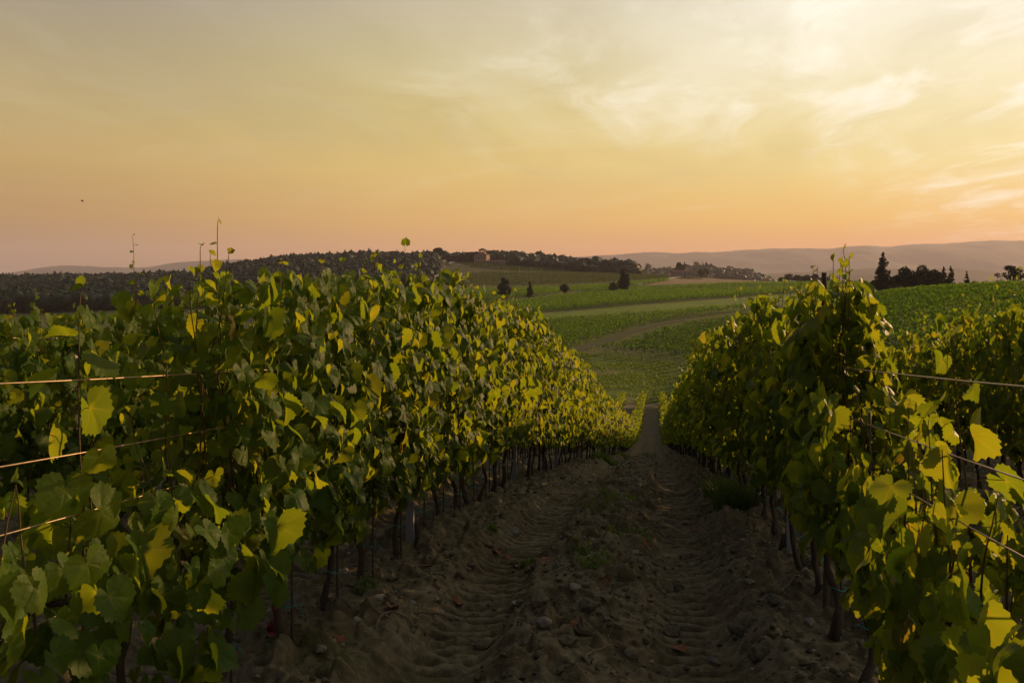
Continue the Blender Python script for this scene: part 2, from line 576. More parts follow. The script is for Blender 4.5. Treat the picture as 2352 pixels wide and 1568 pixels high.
M['wood_leaf'] = leafy('woodland_leaf', [(0.0, (0.007, 0.015, 0.006)), (0.6, (0.010, 0.020, 0.008)), (1.0, (0.015, 0.027, 0.010))], 0.04, (1.2, 1.0, 0.4), 0.6, 0.15)
M['needle'] = leafy('conifer_needle', [(0.0, (0.012, 0.020, 0.010)), (1.0, (0.024, 0.034, 0.014))], 0.08, (1.2, 1.0, 0.4), 0.6, 0.15)
M['bush'] = leafy('bush_leaf', [(0.0, (0.03, 0.05, 0.014)), (1.0, (0.06, 0.08, 0.02))], 0.25, (1.2, 1.0, 0.4), 0.6, 0.15)
M['grass'] = leafy('grass_blade', [(0.0, (0.05, 0.095, 0.015)), (1.0, (0.10, 0.15, 0.025))], 0.4, (1.2, 1.0, 0.4), 0.5, 0.2)
M['bark'] = rough_mat('vine_bark', (0.030, 0.022, 0.016), (0.085, 0.066, 0.050), 22, 0.95, 0.9, 0.012, 0.1, (1, 1, 0.18))
M['stem'] = rough_mat('cane_bark', (0.05, 0.030, 0.014), (0.12, 0.075, 0.028), 30, 0.7, 0.2, 0.002)
M['trunk'] = rough_mat('tree_bark', (0.03, 0.024, 0.018), (0.07, 0.055, 0.04), 6, 0.95, 0.5, 0.05)
M['stake'] = rough_mat('stake_steel', (0.05, 0.04, 0.035), (0.10, 0.075, 0.055), 30, 0.7, 0.1, 0.001, 0.4)
M['tie'] = rough_mat('tie_plastic', (0.02, 0.13, 0.13), (0.03, 0.20, 0.19), 30, 0.5, 0.0)
M['post'] = rough_mat('galvanised_steel', (0.14, 0.15, 0.165), (0.24, 0.25, 0.27), 14, 0.55, 0.15, 0.001, 0.5, (1, 1, 0.25), 0.35)
M['wire'] = rough_mat('wire_steel', (0.30, 0.20, 0.12), (0.46, 0.32, 0.20), 60, 0.45, 0.1, 0.0005, 0.4, (1, 1, 1), 0.5)
M['oldwood'] = rough_mat('weathered_wood', (0.04, 0.03, 0.02), (0.10, 0.075, 0.05), 16, 0.9, 0.6, 0.006, 0.2, (1, 1, 0.12))
M['paleposts'] = rough_mat('pale_post', (0.20, 0.18, 0.15), (0.32, 0.29, 0.25), 8, 0.8, 0.2, 0.01)
M['stone'] = rough_mat('limestone', (0.10, 0.09, 0.07), (0.22, 0.20, 0.165), 34, 0.95, 0.6, 0.01)
M['clod'] = rough_mat('dry_clod', (0.05, 0.042, 0.026), (0.14, 0.119, 0.077), 40, 1.0, 0.9, 0.02)
M['twig'] = rough_mat('dry_twig', (0.09, 0.07, 0.05), (0.20, 0.16, 0.12), 30, 0.9, 0.3, 0.002)
M['red'] = rough_mat('red_plastic', (0.10, 0.014, 0.012), (0.20, 0.022, 0.018), 40, 0.6, 0.2, 0.002)
M['grape'] = rough_mat('grape_skin', (0.07, 0.10, 0.02), (0.12, 0.15, 0.04), 30, 0.4, 0.0)
M['deadleaf'] = rough_mat('dead_leaf', (0.12, 0.045, 0.025), (0.22, 0.09, 0.045), 40, 0.8, 0.3, 0.002)


def soil_mat():
    m, t, out = mat('worked_soil')
    pos = t.new('ShaderNodeNewGeometry').outputs['Position']
    n1 = t.noise(pos, 1.3, 5)
    n2 = t.noise(pos, 16.0, 6, 0.65)
    n3 = t.noise(pos, 90.0, 4, 0.7)
    c = t.ramp(n2, [(0.25, (0.060, 0.049, 0.028)), (0.5, (0.138, 0.115, 0.070)), (0.78, (0.25, 0.213, 0.140))])
    c = t.mix(t.smooth(n1, 0.35, 0.7), c, t.mix(1.0, c, (0.72, 0.68, 0.62, 1), 'MULTIPLY'))
    green = t.math('MULTIPLY', t.smooth(t.noise(pos, 0.9, 4), 0.57, 0.70), t.smooth(t.noise(pos, 30.0, 3), 0.42, 0.6))
    c = t.mix(t.math('MULTIPLY', green, 0.55), c, (0.075, 0.095, 0.03, 1))
    vor = t.new('ShaderNodeTexVoronoi')
    vor.inputs['Scale'].default_value = 24.0
    t.l.new(pos, vor.inputs['Vector'])
    peb = t.math('MULTIPLY', t.smooth(vor.outputs['Distance'], 0.26, 0.14), t.smooth(t.noise(pos, 7.0, 2), 0.58, 0.66))
    c = t.mix(t.math('MULTIPLY', peb, 0.8), c, (0.20, 0.185, 0.15, 1))
    p = t.new('ShaderNodeBsdfPrincipled')
    t.put(p.inputs['Base Color'], c)
    p.inputs['Roughness'].default_value = 1.0
    p.inputs['Specular IOR Level'].default_value = 0.08
    b = t.new('ShaderNodeBump')
    b.inputs['Strength'].default_value = 0.9
    b.inputs['Distance'].default_value = 0.02
    t.put(b.inputs['Height'], t.math('ADD', t.math('ADD', n2, t.math('MULTIPLY', n3, 0.5)), t.math('MULTIPLY', peb, 0.6)))
    t.put(p.inputs['Normal'], b.outputs[0])
    t.l.new(p.outputs[0], out.inputs[0])
    return m


def land_mat():
    m, t, out = mat('land')
    pos = t.new('ShaderNodeNewGeometry').outputs['Position']
    cv = t.new('ShaderNodeAttribute', attribute_name='cover').outputs['Color']
    n = t.noise(pos, 0.22, 6, 0.65)
    n2 = t.noise(pos, 1.7, 5, 0.7)
    k = t.math('ADD', t.math('MULTIPLY', n, 0.9), t.math('MULTIPLY', n2, 0.6))
    c = t.mix(1.0, cv, t.ramp(k, [(0.45, (0.62, 0.62, 0.62)), (1.05, (1.38, 1.36, 1.3))]), 'MULTIPLY')
    p = t.new('ShaderNodeBsdfPrincipled')
    t.put(p.inputs['Base Color'], c)
    p.inputs['Roughness'].default_value = 1.0
    p.inputs['Specular IOR Level'].default_value = 0.05
    b = t.new('ShaderNodeBump')
    b.inputs['Strength'].default_value = 0.7
    b.inputs['Distance'].default_value = 0.35
    t.put(b.inputs['Height'], t.math('ADD', n2, n))
    t.put(p.inputs['Normal'], b.outputs[0])
    t.l.new(p.outputs[0], out.inputs[0])
    return m


def crumb_mat():
    m, t, out = mat('earth_crumb')
    rnd = t.new('ShaderNodeNewGeometry').outputs['Random Per Island']
    c = t.ramp(rnd, [(0.0, (0.05, 0.043, 0.028)), (0.7, (0.115, 0.10, 0.066)), (0.975, (0.16, 0.14, 0.098)), (1.0, (0.27, 0.25, 0.20))])
    p = t.new('ShaderNodeBsdfPrincipled')
    t.put(p.inputs['Base Color'], c)
    p.inputs['Roughness'].default_value = 1.0
    p.inputs['Specular IOR Level'].default_value = 0.08
    t.l.new(p.outputs[0], out.inputs[0])
    return m


M['crumb'] = crumb_mat()
M['soil'] = soil_mat()
M['land'] = land_mat()


# ------------------------------------------------------------------ ground
def grid_faces(nu, nv):
    i = np.arange(nu - 1)[:, None] * nv
    j = np.arange(nv - 1)[None]
    return np.stack([i + j, i + nv + j, i + nv + j + 1, i + j + 1], -1).reshape(-1, 4)


MEADOW = [(900, 1100), (1200, 830), (1310, 806), (1400, 818), (1500, 826), (1590, 838), (1700, 860), (1800, 1000)]
STRIP = [(1000, 745), (1150, 724), (1300, 716), (1500, 699), (1700, 684), (1850, 671), (1990, 668), (1990, 690), (1800, 698), (1600, 713), (1400, 724), (1180, 738)]
STUBBLE = [(1475, 656), (1545, 640), (1610, 634), (1780, 643), (1800, 648), (1560, 652)]


def make_land():
    th = np.concatenate([np.radians(np.linspace(-180, -45, 60, endpoint=False)), np.radians(np.linspace(-45, 45, 560, endpoint=False)),
                         np.radians(np.linspace(45, 180, 61))])
    r = np.concatenate([np.exp(np.linspace(math.log(0.6), math.log(100), 110, endpoint=False)), np.exp(np.linspace(math.log(100), math.log(420), 420, endpoint=False)), np.exp(np.linspace(math.log(420), math.log(2200), 200)), np.exp(np.linspace(math.log(2300), math.log(9000), 14))])
    TH, R = np.meshgrid(th, r, indexing='ij')
    X, Y = R * np.sin(TH), R * np.cos(TH)
    Z = land(X, Y)
    Z = np.where(Y < 1, np.where(np.abs(TH) > PI / 2, -1.6, Z), Z)
    p = np.abs(X) / (np.maximum(Y, 0.0) + 2.5)
    sink = 0.32 * np.clip((126 - Y) / 12, 0, 1) * np.clip((0.75 - p) / 0.05, 0, 1) * np.clip((Y - 0.45) / 0.3, 0, 1)
    Z = Z - sink
    Z = Z + np.where(R > 120, (fbm(X / 45, Y / 45, 3, 5) - 0.5) * np.clip((R - 120) / 200, 0, 1) * 1.2, 0)
    yd = CY - F * Z / np.maximum(Y, 0.5)
    xd = CX + F * X / np.maximum(Y, 0.5)
    C = np.zeros(X.shape + (3,))
    n = fbm(X / 9, Y / 9, 3, 31)[..., None]
    n2 = fbm(X / 26, Y / 16, 3, 77)[..., None]
    C[:] = np.array((0.085, 0.095, 0.032))
    soil = (0.105, 0.096, 0.072)
    C = np.where((Y < 119 + 5 * fbm(X / 3, Y / 3, 3, 61))[..., None], np.array(soil), C)
    mea = ((inpoly(xd, yd, MEADOW) | (Y < 185)) & (Y > 121) & (Y < 215))[..., None]
    br = sstep(n * 0.5 + n2 * 0.5, 0.46, 0.60)
    C = np.where(mea, np.array((0.085, 0.118, 0.026)) * (1 - br) + np.array((0.15, 0.122, 0.066)) * br, C)
    st = (inpoly(xd, yd, STRIP) & (Y > 200) & (Y < 520))[..., None]
    C = np.where(st, np.array((0.12, 0.165, 0.03)), C)
    sb = (inpoly(xd, yd, STUBBLE) & (Y > 480) & (Y < 900))[..., None]
    C = np.where(sb, np.array((0.20, 0.15, 0.09)), C)
    hill = ((Y > 620) & (Y < 1000) & (xd > 1000) & (xd < 1150))[..., None]
    C = np.where(hill, np.array((0.075, 0.075, 0.034)) * (0.75 + 0.5 * n2), C)
    far = (R > 1250)[..., None]
    patch = fbm(X / 230, Y / 230, 3, 91)[..., None]
    C = np.where(far, np.array((0.05, 0.055, 0.028)) * (1 - sstep(patch, 0.45, 0.6)) + np.array((0.12, 0.105, 0.06)) * sstep(patch, 0.45, 0.6), C)
    V = np.stack([X, Y, Z], -1).reshape(-1, 3)
    me = mesh('ground', V, [grid_faces(len(th), len(r))[:, ::-1]], True, None, C.reshape(-1, 3))
    o = link('ground', me, M['land'])
    tag(o, 'rolling valley ground of fields and grass reaching to the mountains', 'ground', None, 'structure')


def make_soil():
    p = np.concatenate([np.linspace(-0.78, -0.36, 140, endpoint=False), np.linspace(-0.36, 0.44, 720, endpoint=False), np.linspace(0.44, 0.78, 120)])
    Yv = np.concatenate([np.exp(np.linspace(math.log(0.35), math.log(3.2), 150, endpoint=False)), np.exp(np.linspace(math.log(3.2), math.log(14), 900, endpoint=False)), np.exp(np.linspace(math.log(14), math.log(127), 420))])
    P, Y = np.meshgrid(p, Yv, indexing='ij')
    X = P * (Y + 2.5)
    Z = dirt(X, Y)
    me = mesh('soil', np.stack([X, Y, Z], -1).reshape(-1, 3), [grid_faces(len(p), len(Yv))[:, ::-1]], True)
    o = link('soil', me, M['soil'])
    tag(o, 'rutted brown soil with tyre tread marks between the vine rows', 'soil', None, 'structure')


make_land()
make_soil()


def ribbon(name, pts, width, m, lift=0.06, y0=20):
    """a track laid over the land along points of the reading"""
    P = []
    for q in pts:
        P.append(hit(q[0], q[1], y0 if len(q) < 3 else q[2]))
    P = np.array(P)
    t = np.linspace(0, len(P) - 1, 60)
    X = np.interp(t, np.arange(len(P)), P[:, 0])
    Y = np.interp(t, np.arange(len(P)), P[:, 1])
    X, Y = gsmooth(X, 2.0, 0), gsmooth(Y, 2.0, 0)
    d = np.stack([np.gradient(X), np.gradient(Y)], 1)
    d /= np.linalg.norm(d, axis=1)[:, None] + 1e-9
    V = []
    for k in np.linspace(-0.5, 0.5, 5):
        wob = width * (1 + 0.25 * (fbm(X / 3, Y / 3, 2, 4) - 0.5))
        x, y = X - d[:, 1] * wob * k, Y + d[:, 0] * wob * k
        V.append(np.stack([x, y, land(x, y) + (fbm(x / 45, y / 45, 3, 5) - 0.5) * np.clip((np.hypot(x, y) - 120) / 200, 0, 1) * 1.2 + lift], 1))
    V = np.concatenate(V)
    return link(name, mesh(name, V, [grid_faces(5, 60)], True), m)


M['track'] = rough_mat('earth_track', (0.050, 0.060, 0.026), (0.085, 0.088, 0.045), 0.9, 1.0, 0.3, 0.05, 0.05, (1, 1, 1), 0, 'Object')
M['gravel'] = rough_mat('pale_gravel', (0.30, 0.27, 0.22), (0.44, 0.40, 0.34), 0.8, 1.0, 0.2, 0.05, 0.05)
tag(ribbon('dirt_track', [(1250, 822), (1330, 803), (1400, 780), (1460, 757), (1510, 743), (1570, 734)], 3.6, M['track'], 0.10, 150),
    'earth track running diagonally between the two lower vineyard blocks', 'track', None, 'structure')
tag(ribbon('gravel_road', [(1462, 656), (1500, 648), (1535, 641), (1562, 637), (1590, 635)], 3.4, M['gravel'], 0.35, 480),
    'pale gravel road leading to the stone farmhouse', 'road', None, 'structure')
tag(ribbon('gravel_drive', [(1075, 594, 640), (1058, 599, 640), (1030, 605, 640), (1040, 608, 640), (1080, 612, 640), (1120, 615, 640), (1180, 620, 640)], 2.6, M['gravel'], 0.6, 640),
    'pale winding drive climbing the hillside below the villa', 'road', None, 'structure')
tag(ribbon('headland_path', [(1200, 935, 110), (1350, 930, 110), (1480, 926, 110), (1560, 925, 110), (1700, 930, 110)], 1.6, M['track'], 0.05, 110),
    'grassy headland path crossing the foot of the vine rows', 'path', None, 'structure')

# ------------------------------------------------------------------ mountains
RIDGE_R = [(1150, 606), (1270, 594), (1330, 590), (1380, 586), (1430, 583), (1480, 579), (1530, 581), (1560, 582), (1640, 580), (1700, 575), (1760, 573), (1790, 572),
           (1850, 571), (1900, 572), (1960, 567), (2000, 566), (2040, 570), (2100, 561), (2180, 558), (2280, 553), (2352, 557), (2500, 560), (2800, 580)]
RIDGE_L = [(-400, 622), (0, 629), (60, 621), (100, 614), (150, 609), (190, 611), (240, 615), (300, 615), (340, 613), (400, 602), (470, 599), (540, 596), (600, 601), (700, 608), (800, 616), (1000, 622)]


def ridge(name, prof, Y0, deep, seed, label, amp, ground=-60.0):
    a = np.array(prof, float)
    xs = np.linspace(a[0, 0], a[-1, 0], 420)
    yv = np.interp(xs, a[:, 0], a[:, 1])
    yv = gsmooth(yv, 3, 0)
    h = (CY - yv) / F * Y0
    edge = sstep(xs, a[0, 0], a[0, 0] + 120) * (1 - sstep(xs, a[-1, 0] - 120, a[-1, 0]))
    h = ground + (h - ground) * edge
    p = (xs - CX) / F
    tv = np.concatenate([np.linspace(0, 1, 40), np.linspace(1.03, 1.6, 14)])
    V = []
    for k in range(len(xs)):
        Y = Y0 - deep + tv * deep
        X = p[k] * Y
        up = np.where(tv <= 1, np.sin(np.clip(tv, 0, 1) * PI / 2) ** 1.3, np.cos((tv - 1) / 0.6 * PI / 2))
        rel = 0.25 + 0.75 * sstep(np.abs(tv - 1), 0.0, 0.25)
        z = ground + (h[k] - ground) * up + amp * rel * (fbm(X / 420, Y / 700, 4, seed) - 0.55) * np.minimum(up * 3, 1) * edge[k]
        z += (fbm(X / 60 + 3, Y / 60, 3, seed + 5) - 0.5) * 7.0 * up
        V.append(np.stack([X, Y, z], 1))
    V = np.concatenate(V)
    me = mesh(name, V, [grid_faces(len(xs), len(tv))[:, ::-1]], True)
    tag(link(name, me, M['mountain']), label, 'mountains', None, 'structure')


M['mountain'] = rough_mat('wooded_mountain', (0.030, 0.036, 0.022), (0.065, 0.066, 0.038), 0.004, 1.0, 0.6, 12.0, 0.05)
ridge('mountains', RIDGE_R, 8600, 2600, 3, 'hazy mauve mountain range along the right horizon', 90)
ridge('mountains', RIDGE_L, 8200, 1800, 8, 'hazy blue grey mountains low on the left horizon', 60)
HILL_R = [(1500, 642), (1620, 640), (1700, 636), (1780, 627), (1830, 625), (1900, 622), (1950, 619), (2020, 616), (2100, 620), (2200, 616), (2300, 622), (2400, 625), (2700, 634)]
ridge('far_hills', HILL_R, 4300, 900, 21, 'low bluish wooded hills below the mountains on the right', 25)

# ------------------------------------------------------------------ leaves
LOBE = np.array([(0, 1.0), (9, .93), (18, .87), (28, .83), (40, .87), (52, .93), (62, .88), (74, .80), (86, .78), (98, .81), (110, .82), (122, .76), (136, .70), (150, .64), (163, .50), (174, .18)])


def leaf_template(nhalf, rings, serr=0.05):
    ang = np.linspace(-174, 174, nhalf * 2 + 1)
    r = np.interp(np.abs(ang), LOBE[:, 0], LOBE[:, 1])
    r = r * (1 + serr * np.where(np.arange(len(ang)) % 2 == 0, 1, -1))
    veins = np.array([0, 52, -52, 112, -112])
    vv = np.exp(-(np.min(np.abs(ang[:, None] - veins[None]), 1) / 7.0) ** 2)
    x, y = np.sin(np.radians(ang)), np.cos(np.radians(ang))
    V, vein = [[0, 0, 0]], [1.0]
    for k in rings:
        for i in range(len(ang)):
            V.append([x[i] * r[i] * k, y[i] * r[i] * k, 0])
            vein.append(vv[i] * (1.05 - 0.5 * k))
    n = len(ang)
    tri = np.array([[0, 1 + i + 1, 1 + i] for i in range(n - 1)])
    quads = []
    for q in range(len(rings) - 1):
        b = 1 + q * n
        quads += [[b + i, b + i + 1, b + n + i + 1, b + n + i] for i in range(n - 1)]
    return np.array(V, float), tri, (np.array(quads) if quads else None), np.array(vein)


T_HI = leaf_template(21, (0.35, 0.7, 1.0), 0.055)
T_MID = leaf_template(9, (0.5, 1.0), 0.05)
T_LOW = leaf_template(4, (1.0,), 0.02)


def leaves(tpl, P, N, T, size, rng, curl=1.0):
    """meshes many leaves; P petiole joint, N face normal, T tip direction"""
    V0, tri, quad, vein = tpl
    n, k = len(P), len(V0)
    N = N / (np.linalg.norm(N, axis=1)[:, None] + 1e-9)
    T = T - N * (T * N).sum(1)[:, None]
    T = T / (np.linalg.norm(T, axis=1)[:, None] + 1e-9)
    A = np.cross(T, N)
    L = np.repeat(V0[None], n, 0)
    L[..., 0] *= rng.uniform(0.85, 1.12, (n, 1))
    x, y = L[..., 0], L[..., 1]
    fold = rng.normal(0.16, 0.34, (n, 1)) * curl
    droop = rng.uniform(0.0, 0.62, (n, 1)) * curl
    tw = rng.normal(0, 0.26, (n, 1)) * curl
    ph = rng.uniform(0, 6.28, (n, 1))
    rr = np.sqrt(x * x + y * y)
    L[..., 2] = fold * np.abs(x) - droop * y * np.abs(y) + tw * x * y + 0.07 * curl * rr * np.sin(3 * np.arctan2(x, y + 1e-6) + ph) - 0.10 * rr * rr
    W_ = P[:, None] + size[:, None, None] * (L[..., 0:1] * A[:, None] + L[..., 1:2] * T[:, None] + L[..., 2:3] * N[:, None])
    off = (np.arange(n) * k)[:, None, None]
    fs = [(tri[None] + off).reshape(-1, 3)]
    if quad is not None:
        fs.append((quad[None] + off).reshape(-1, 4))
    return W_.reshape(-1, 3), fs, np.tile(vein, n)


def quad_leaves(P, size, rng, up=0.35, aspect=1.0, tilt=None):
    """diamond shaped leaf faces in random attitudes"""
    n = len(P)
    N = rng.normal(0, 1, (n, 3))
    N[:, 2] = np.abs(N[:, 2]) * (1 + up)
    N /= np.linalg.norm(N, axis=1)[:, None]
    T = rng.normal(0, 1, (n, 3))
    if tilt is not None:
        T = T * 0.45 + np.asarray(tilt)[None]
    T -= N * (T * N).sum(1)[:, None]
    T /= np.linalg.norm(T, axis=1)[:, None] + 1e-9
    A = np.cross(T, N)
    s = np.broadcast_to(size, (n,))[:, None]
    b = rng.uniform(-0.25, 0.25, (n, 1)) * s
    V = np.stack([P - T * s * aspect, P + A * s * 0.8 + N * b, P + T * s * aspect, P - A * s * 0.8 + N * b], 1).reshape(-1, 3)
    f = np.arange(n * 4).reshape(-1, 4)
    return V, f


def vine_foliage(rng, H, bottom=0.52, dens=1.0, tpl=T_HI, half=0.36, lsize=0.082, nshoot=7, tall=(), low_only=False, fill=130, stems=True, wild=0.12, wide=1.0, split=False):
    """leaves and canes of one vine, local axes: x across the row, y along it, z up"""
    P, N, T, Z = [], [], [], []
    st = MB()
    canes = []
    shoots = []
    for s in range(nshoot):
        y0 = -half + 2 * half * (s + rng.uniform(0.1, 0.9)) / nshoot
        shoots.append((rng.normal(0, 0.03), y0, H + rng.uniform(-0.46, 0.09) + (rng.uniform(0.1, 0.3) if rng.random() < wild else 0), None))
    for x_, y_, h_, sc in tall:
        shoots.append((x_, y_, h_, sc))
    for (x0, y0, top, sc) in shoots:
        if split:
            st = MB()
            canes.append(st)
        z = 0.72
        x, y = x0, y0
        vx, vy = (rng.normal(0, 0.25 * wide ** 2), rng.normal(0, 0.12)) if sc is None else (0.0, 0.0)
        path = [(x * 0.3, y, 0.66), (x, y, z)]
        k = rng.integers(0, 2)
        step = rng.uniform(0.062, 0.085)
        while z < top:
            calm = 1.0 if sc is None else 0.35
            vx = 0.82 * vx + calm * rng.normal(0, 0.10 * wide) - 0.5 * x * (1 if z < top - .3 else 0.1)
            vy = 0.85 * vy + calm * rng.normal(0, 0.07)
            z += step
            x += vx * step
            y += vy * step
            path.append((x, y, z))
            k += 1
            bare = sc is not None and sc < 0 and z > top - 0.42
            if bare and z < top and rng.random() < 0.3:
                continue
            over = max(0.0, z - (H - 0.10))
            if sc is None and over > 0 and rng.random() < 0.12:
                continue
            side = 1 if k % 2 else -1
            a = rng.normal(0, 0.7) + (0 if side > 0 else PI)
            pl = rng.uniform(0.05, 0.11) * (1 - 0.65 * max(0.0, min(1.0, (z - (top - 0.30)) / 0.30)))
            out = np.array([math.cos(a), math.sin(a) * 0.8, rng.uniform(-0.1, 0.5)])
            if z >= top - 0.001:
                out, pl = np.array([0.15, 0.1, 0.8]), 0.03
            joint = np.array([x, y, z]) + out * pl
            nrm = np.array([out[0] * 0.55, out[1] * 0.55, 0.45]) + rng.normal(0, 0.42, 3)
            tip = out * 0.55 + np.array([0, 0, -0.75]) + rng.normal(0, 0.35, 3)
            size = lsize * rng.uniform(0.6, 1.15)
            rel = (z - (top - 0.30)) / 0.30
            if rel > 0:
                size *= 1 - 0.62 * min(rel, 1)
            if sc is not None:
                size = lsize * abs(sc) * rng.uniform(0.8, 1.15) * (1 - (0.6 if sc > 0 else 0) * max(0, min(1, rel)))
                if sc < 0 and z >= top:
                    tip = np.array([0.1, 0, 1.0])
                    size = lsize * abs(sc)
                elif bare:
                    size *= 0.7
                    joint = np.array([x, y, z]) + out * pl * 0.45
            P.append(joint); N.append(nrm); T.append(tip); Z.append(size)
            if stems:
                st.tube([(x, y, z), (np.array([x, y, z]) + joint) * 0.5 + [0, 0, 0.008], joint], 0.0014, 3, False)
        if stems:
            path = np.array(path)
            st.tube(path, np.linspace(0.0052, 0.0016, len(path)), 5, False)
    nf = int(fill * dens * (H - bottom) / 1.4)
    for i in range(nf):
        sd_ = 1 if rng.random() < 0.5 else -1
        zz = rng.uniform(bottom, H - 0.1)
        bulge = wide * (0.19 + 0.12 * math.sin((zz - bottom) / max(H - bottom, .2) * PI))
        xx = sd_ * abs(rng.normal(bulge, 0.07 * wide))
        yy = rng.uniform(-half - 0.04, half + 0.04)
        joint = np.array([xx, yy, zz])
        nrm = np.array([sd_ * 0.85, 0, rng.uniform(0.1, 0.75)]) + rng.normal(0, 0.29, 3)
        tip = np.array([sd_ * 0.30, 0, -0.9]) + rng.normal(0, 0.32, 3)
        P.append(joint); N.append(nrm); T.append(tip); Z.append(lsize * rng.uniform(0.5, 1.3))
    P, N, T, Z = map(np.array, (P, N, T, Z))
    V, fs, vein = leaves(tpl, P, N, T, Z, rng, 1.3)
    me = mesh('foliage', V, fs, True, {'vein': vein})
    me.materials.append(M['leaf'])
    sm = None
    if split:
        sm = [c.mesh('cane') for c in canes]
        for c in sm:
            c.materials.append(M['stem'])
    elif stems:
        sm = st.mesh('stem')
        sm.materials.append(M['stem'])
    return me, sm


def trunk_mesh(rng, half=0.30, sides=9, fine=True):
    mb = MB()
    n = 13 if fine else 6
    z = np.linspace(-0.06, 0.70, n)
    lean = rng.normal(0, 0.05, 2)
    bx = lean[0] * np.sin(z * 3) + gsmooth(rng.normal(0, 0.034, n), 1.0, 0)
    by = lean[1] * z + gsmooth(rng.normal(0, 0.034, n), 1.0, 0)
    r = np.interp(z, [-0.06, 0.02, 0.2, 0.55, 0.70], [0.028, 0.024, 0.017, 0.015, 0.020]) * rng.uniform(0.75, 1.25)
    r = r * (1 + (rng.uniform(-0.12, 0.12, n) if fine else 0))
    r = np.where(rng.random(n) < 0.16, r * 1.25, r) if fine else r
    mb.tube(np.stack([bx, by, z], 1), r, sides)
    for s in (-1, 1):
        m = 6 if fine else 4
        u = np.linspace(0, 1, m)
        pts = np.stack([bx[-1] + 0 * u + (rng.normal(0, .008, m)), by[-1] + s * half * u, 0.68 + 0.07 * np.sqrt(u) + rng.normal(0, .006, m)], 1)
        pts[0] = (bx[-1], by[-1], 0.67)
        mb.tube(pts, np.linspace(0.020, 0.010, m), max(5, sides - 3))
    return mb.mesh('trunk'), (bx, by, z)


def stake_mesh():
    mb = MB()
    mb.tube([(0.035, 0.02, -0.05), (0.038, 0.02, 0.6), (0.036, 0.018, 1.25)], 0.006, 6)
    return mb.mesh('stake')


def tie_mesh(hs=(0.28, 0.52)):
    mb = MB()
    for h in hs:
        a = np.linspace(0, 2 * PI, 13)
        mb.tube(np.stack([0.016 + 0.040 * np.cos(a), 0.008 + 0.036 * np.sin(a), h + 0.008 * np.sin(a * 2)], 1), 0.0035, 4, False)
        mb.tube([(0.05, 0.02, h), (0.075, 0.035, h - 0.02), (0.09, 0.03, h - 0.05)], 0.0028, 4)
    return mb.mesh('tie')


STAKE = stake_mesh()
STAKE.materials.append(M['stake'])
TIES = [tie_mesh((0.28,)), tie_mesh((0.52,))]
for tm in TIES:
    tm.materials.append(M['tie'])
HALF = 0.33
STEP = 0.592


def vine_h(r, Y):
    if r == -1:
        return float(np.interp(Y, [2.0, 2.95, 3.25, 4.3, 5.2, 7, 11, 30], [1.12, 1.15, 1.78, 1.88, 2.08, 2.14, 2.22, 2.22]))
    if r == 0:
        return float(np.interp(Y, [1.8, 3.6, 4.1, 4.4, 8, 30], [1.08, 1.16, 1.72, 1.86, 1.94, 2.15]))
    if r == -2:
        return float(np.interp(Y, [4, 6, 9, 30], [1.74, 1.80, 2.0, 2.05]))
    return 2.0


def place(r, Y):
    X = Q0 + ROWS * r + ROWK * Y
    return X, Y, float(land(X, Y)) + 0.02


ROWNAME = {-1: 'left of the dirt aisle', 0: 'right of the dirt aisle', -2: 'second row on the left', 1: 'second row on the right', -3: 'third row on the left'}
GROUPS = {r: 'grapevines of the row ' + ROWNAME[r] if 'aisle' in ROWNAME[r] else 'grapevines of the ' + ROWNAME[r] for r in ROWNAME}

# vines close enough to show their own shape
SPECIAL = {
    (-1, 0): 'low broad-leaved grapevine filling the bottom left corner of the picture',
    (-1, 1): 'low grapevine at the left edge with one tall upright shoot crossing the wires',
    (-1, 2): 'grapevine just right of the lone tall shoot, end of the bare wires on the left',
    (-1, 3): 'grapevine with teal tie on its dark trunk, nearest bare trunk at lower left',
    (-1, 4): 'grapevine left of the red plastic strip, tall shoots above the left wires',
    (-1, 5): 'grapevine beside the red plastic strip, long shoot tipped by a large leaf',
    (0, 0): 'low yellow-green backlit grapevine in the bottom right corner',
    (0, 1): 'low backlit grapevine with a tall stray shoot at the right edge',
    (0, 2): 'low grapevine under the slanting wires on the right, short of the tall vine',
    (0, 3): 'low backlit grapevine touching the tall bushy vine of the right row',
    (0, 4): 'tall bushy backlit grapevine around the old wooden stake on the right',
}


def build_vine(r, k, Y, fol, stem, tr, near, zs=1.0, flip=False, label=None, tie=True, stake=True):
    X, Y, Z = place(r, Y)
    root = empty('grapevine', (X, Y, Z), YAW + (PI if flip else 0))
    root.scale = (1, 1, zs)
    tag(root, label, 'grapevine', GROUPS[r])
    ROOT_OF.append(root)
    if tr is not None:
        link('trunk', tr, None, root)
    link('foliage', fol, None, root)
    if isinstance(stem, list):
        for c in stem:
            link('cane', c, None, root)
    elif stem is not None:
        link('stem', stem, None, root)
    if near and stake:
        link('stake', STAKE, None, root)
        if tie:
            for tm in TIES:
                link('tie', tm, None, root)
    return root


def near_label(r, k, Y):
    if (r, k) in SPECIAL:
        return SPECIAL[(r, k)]
    return None




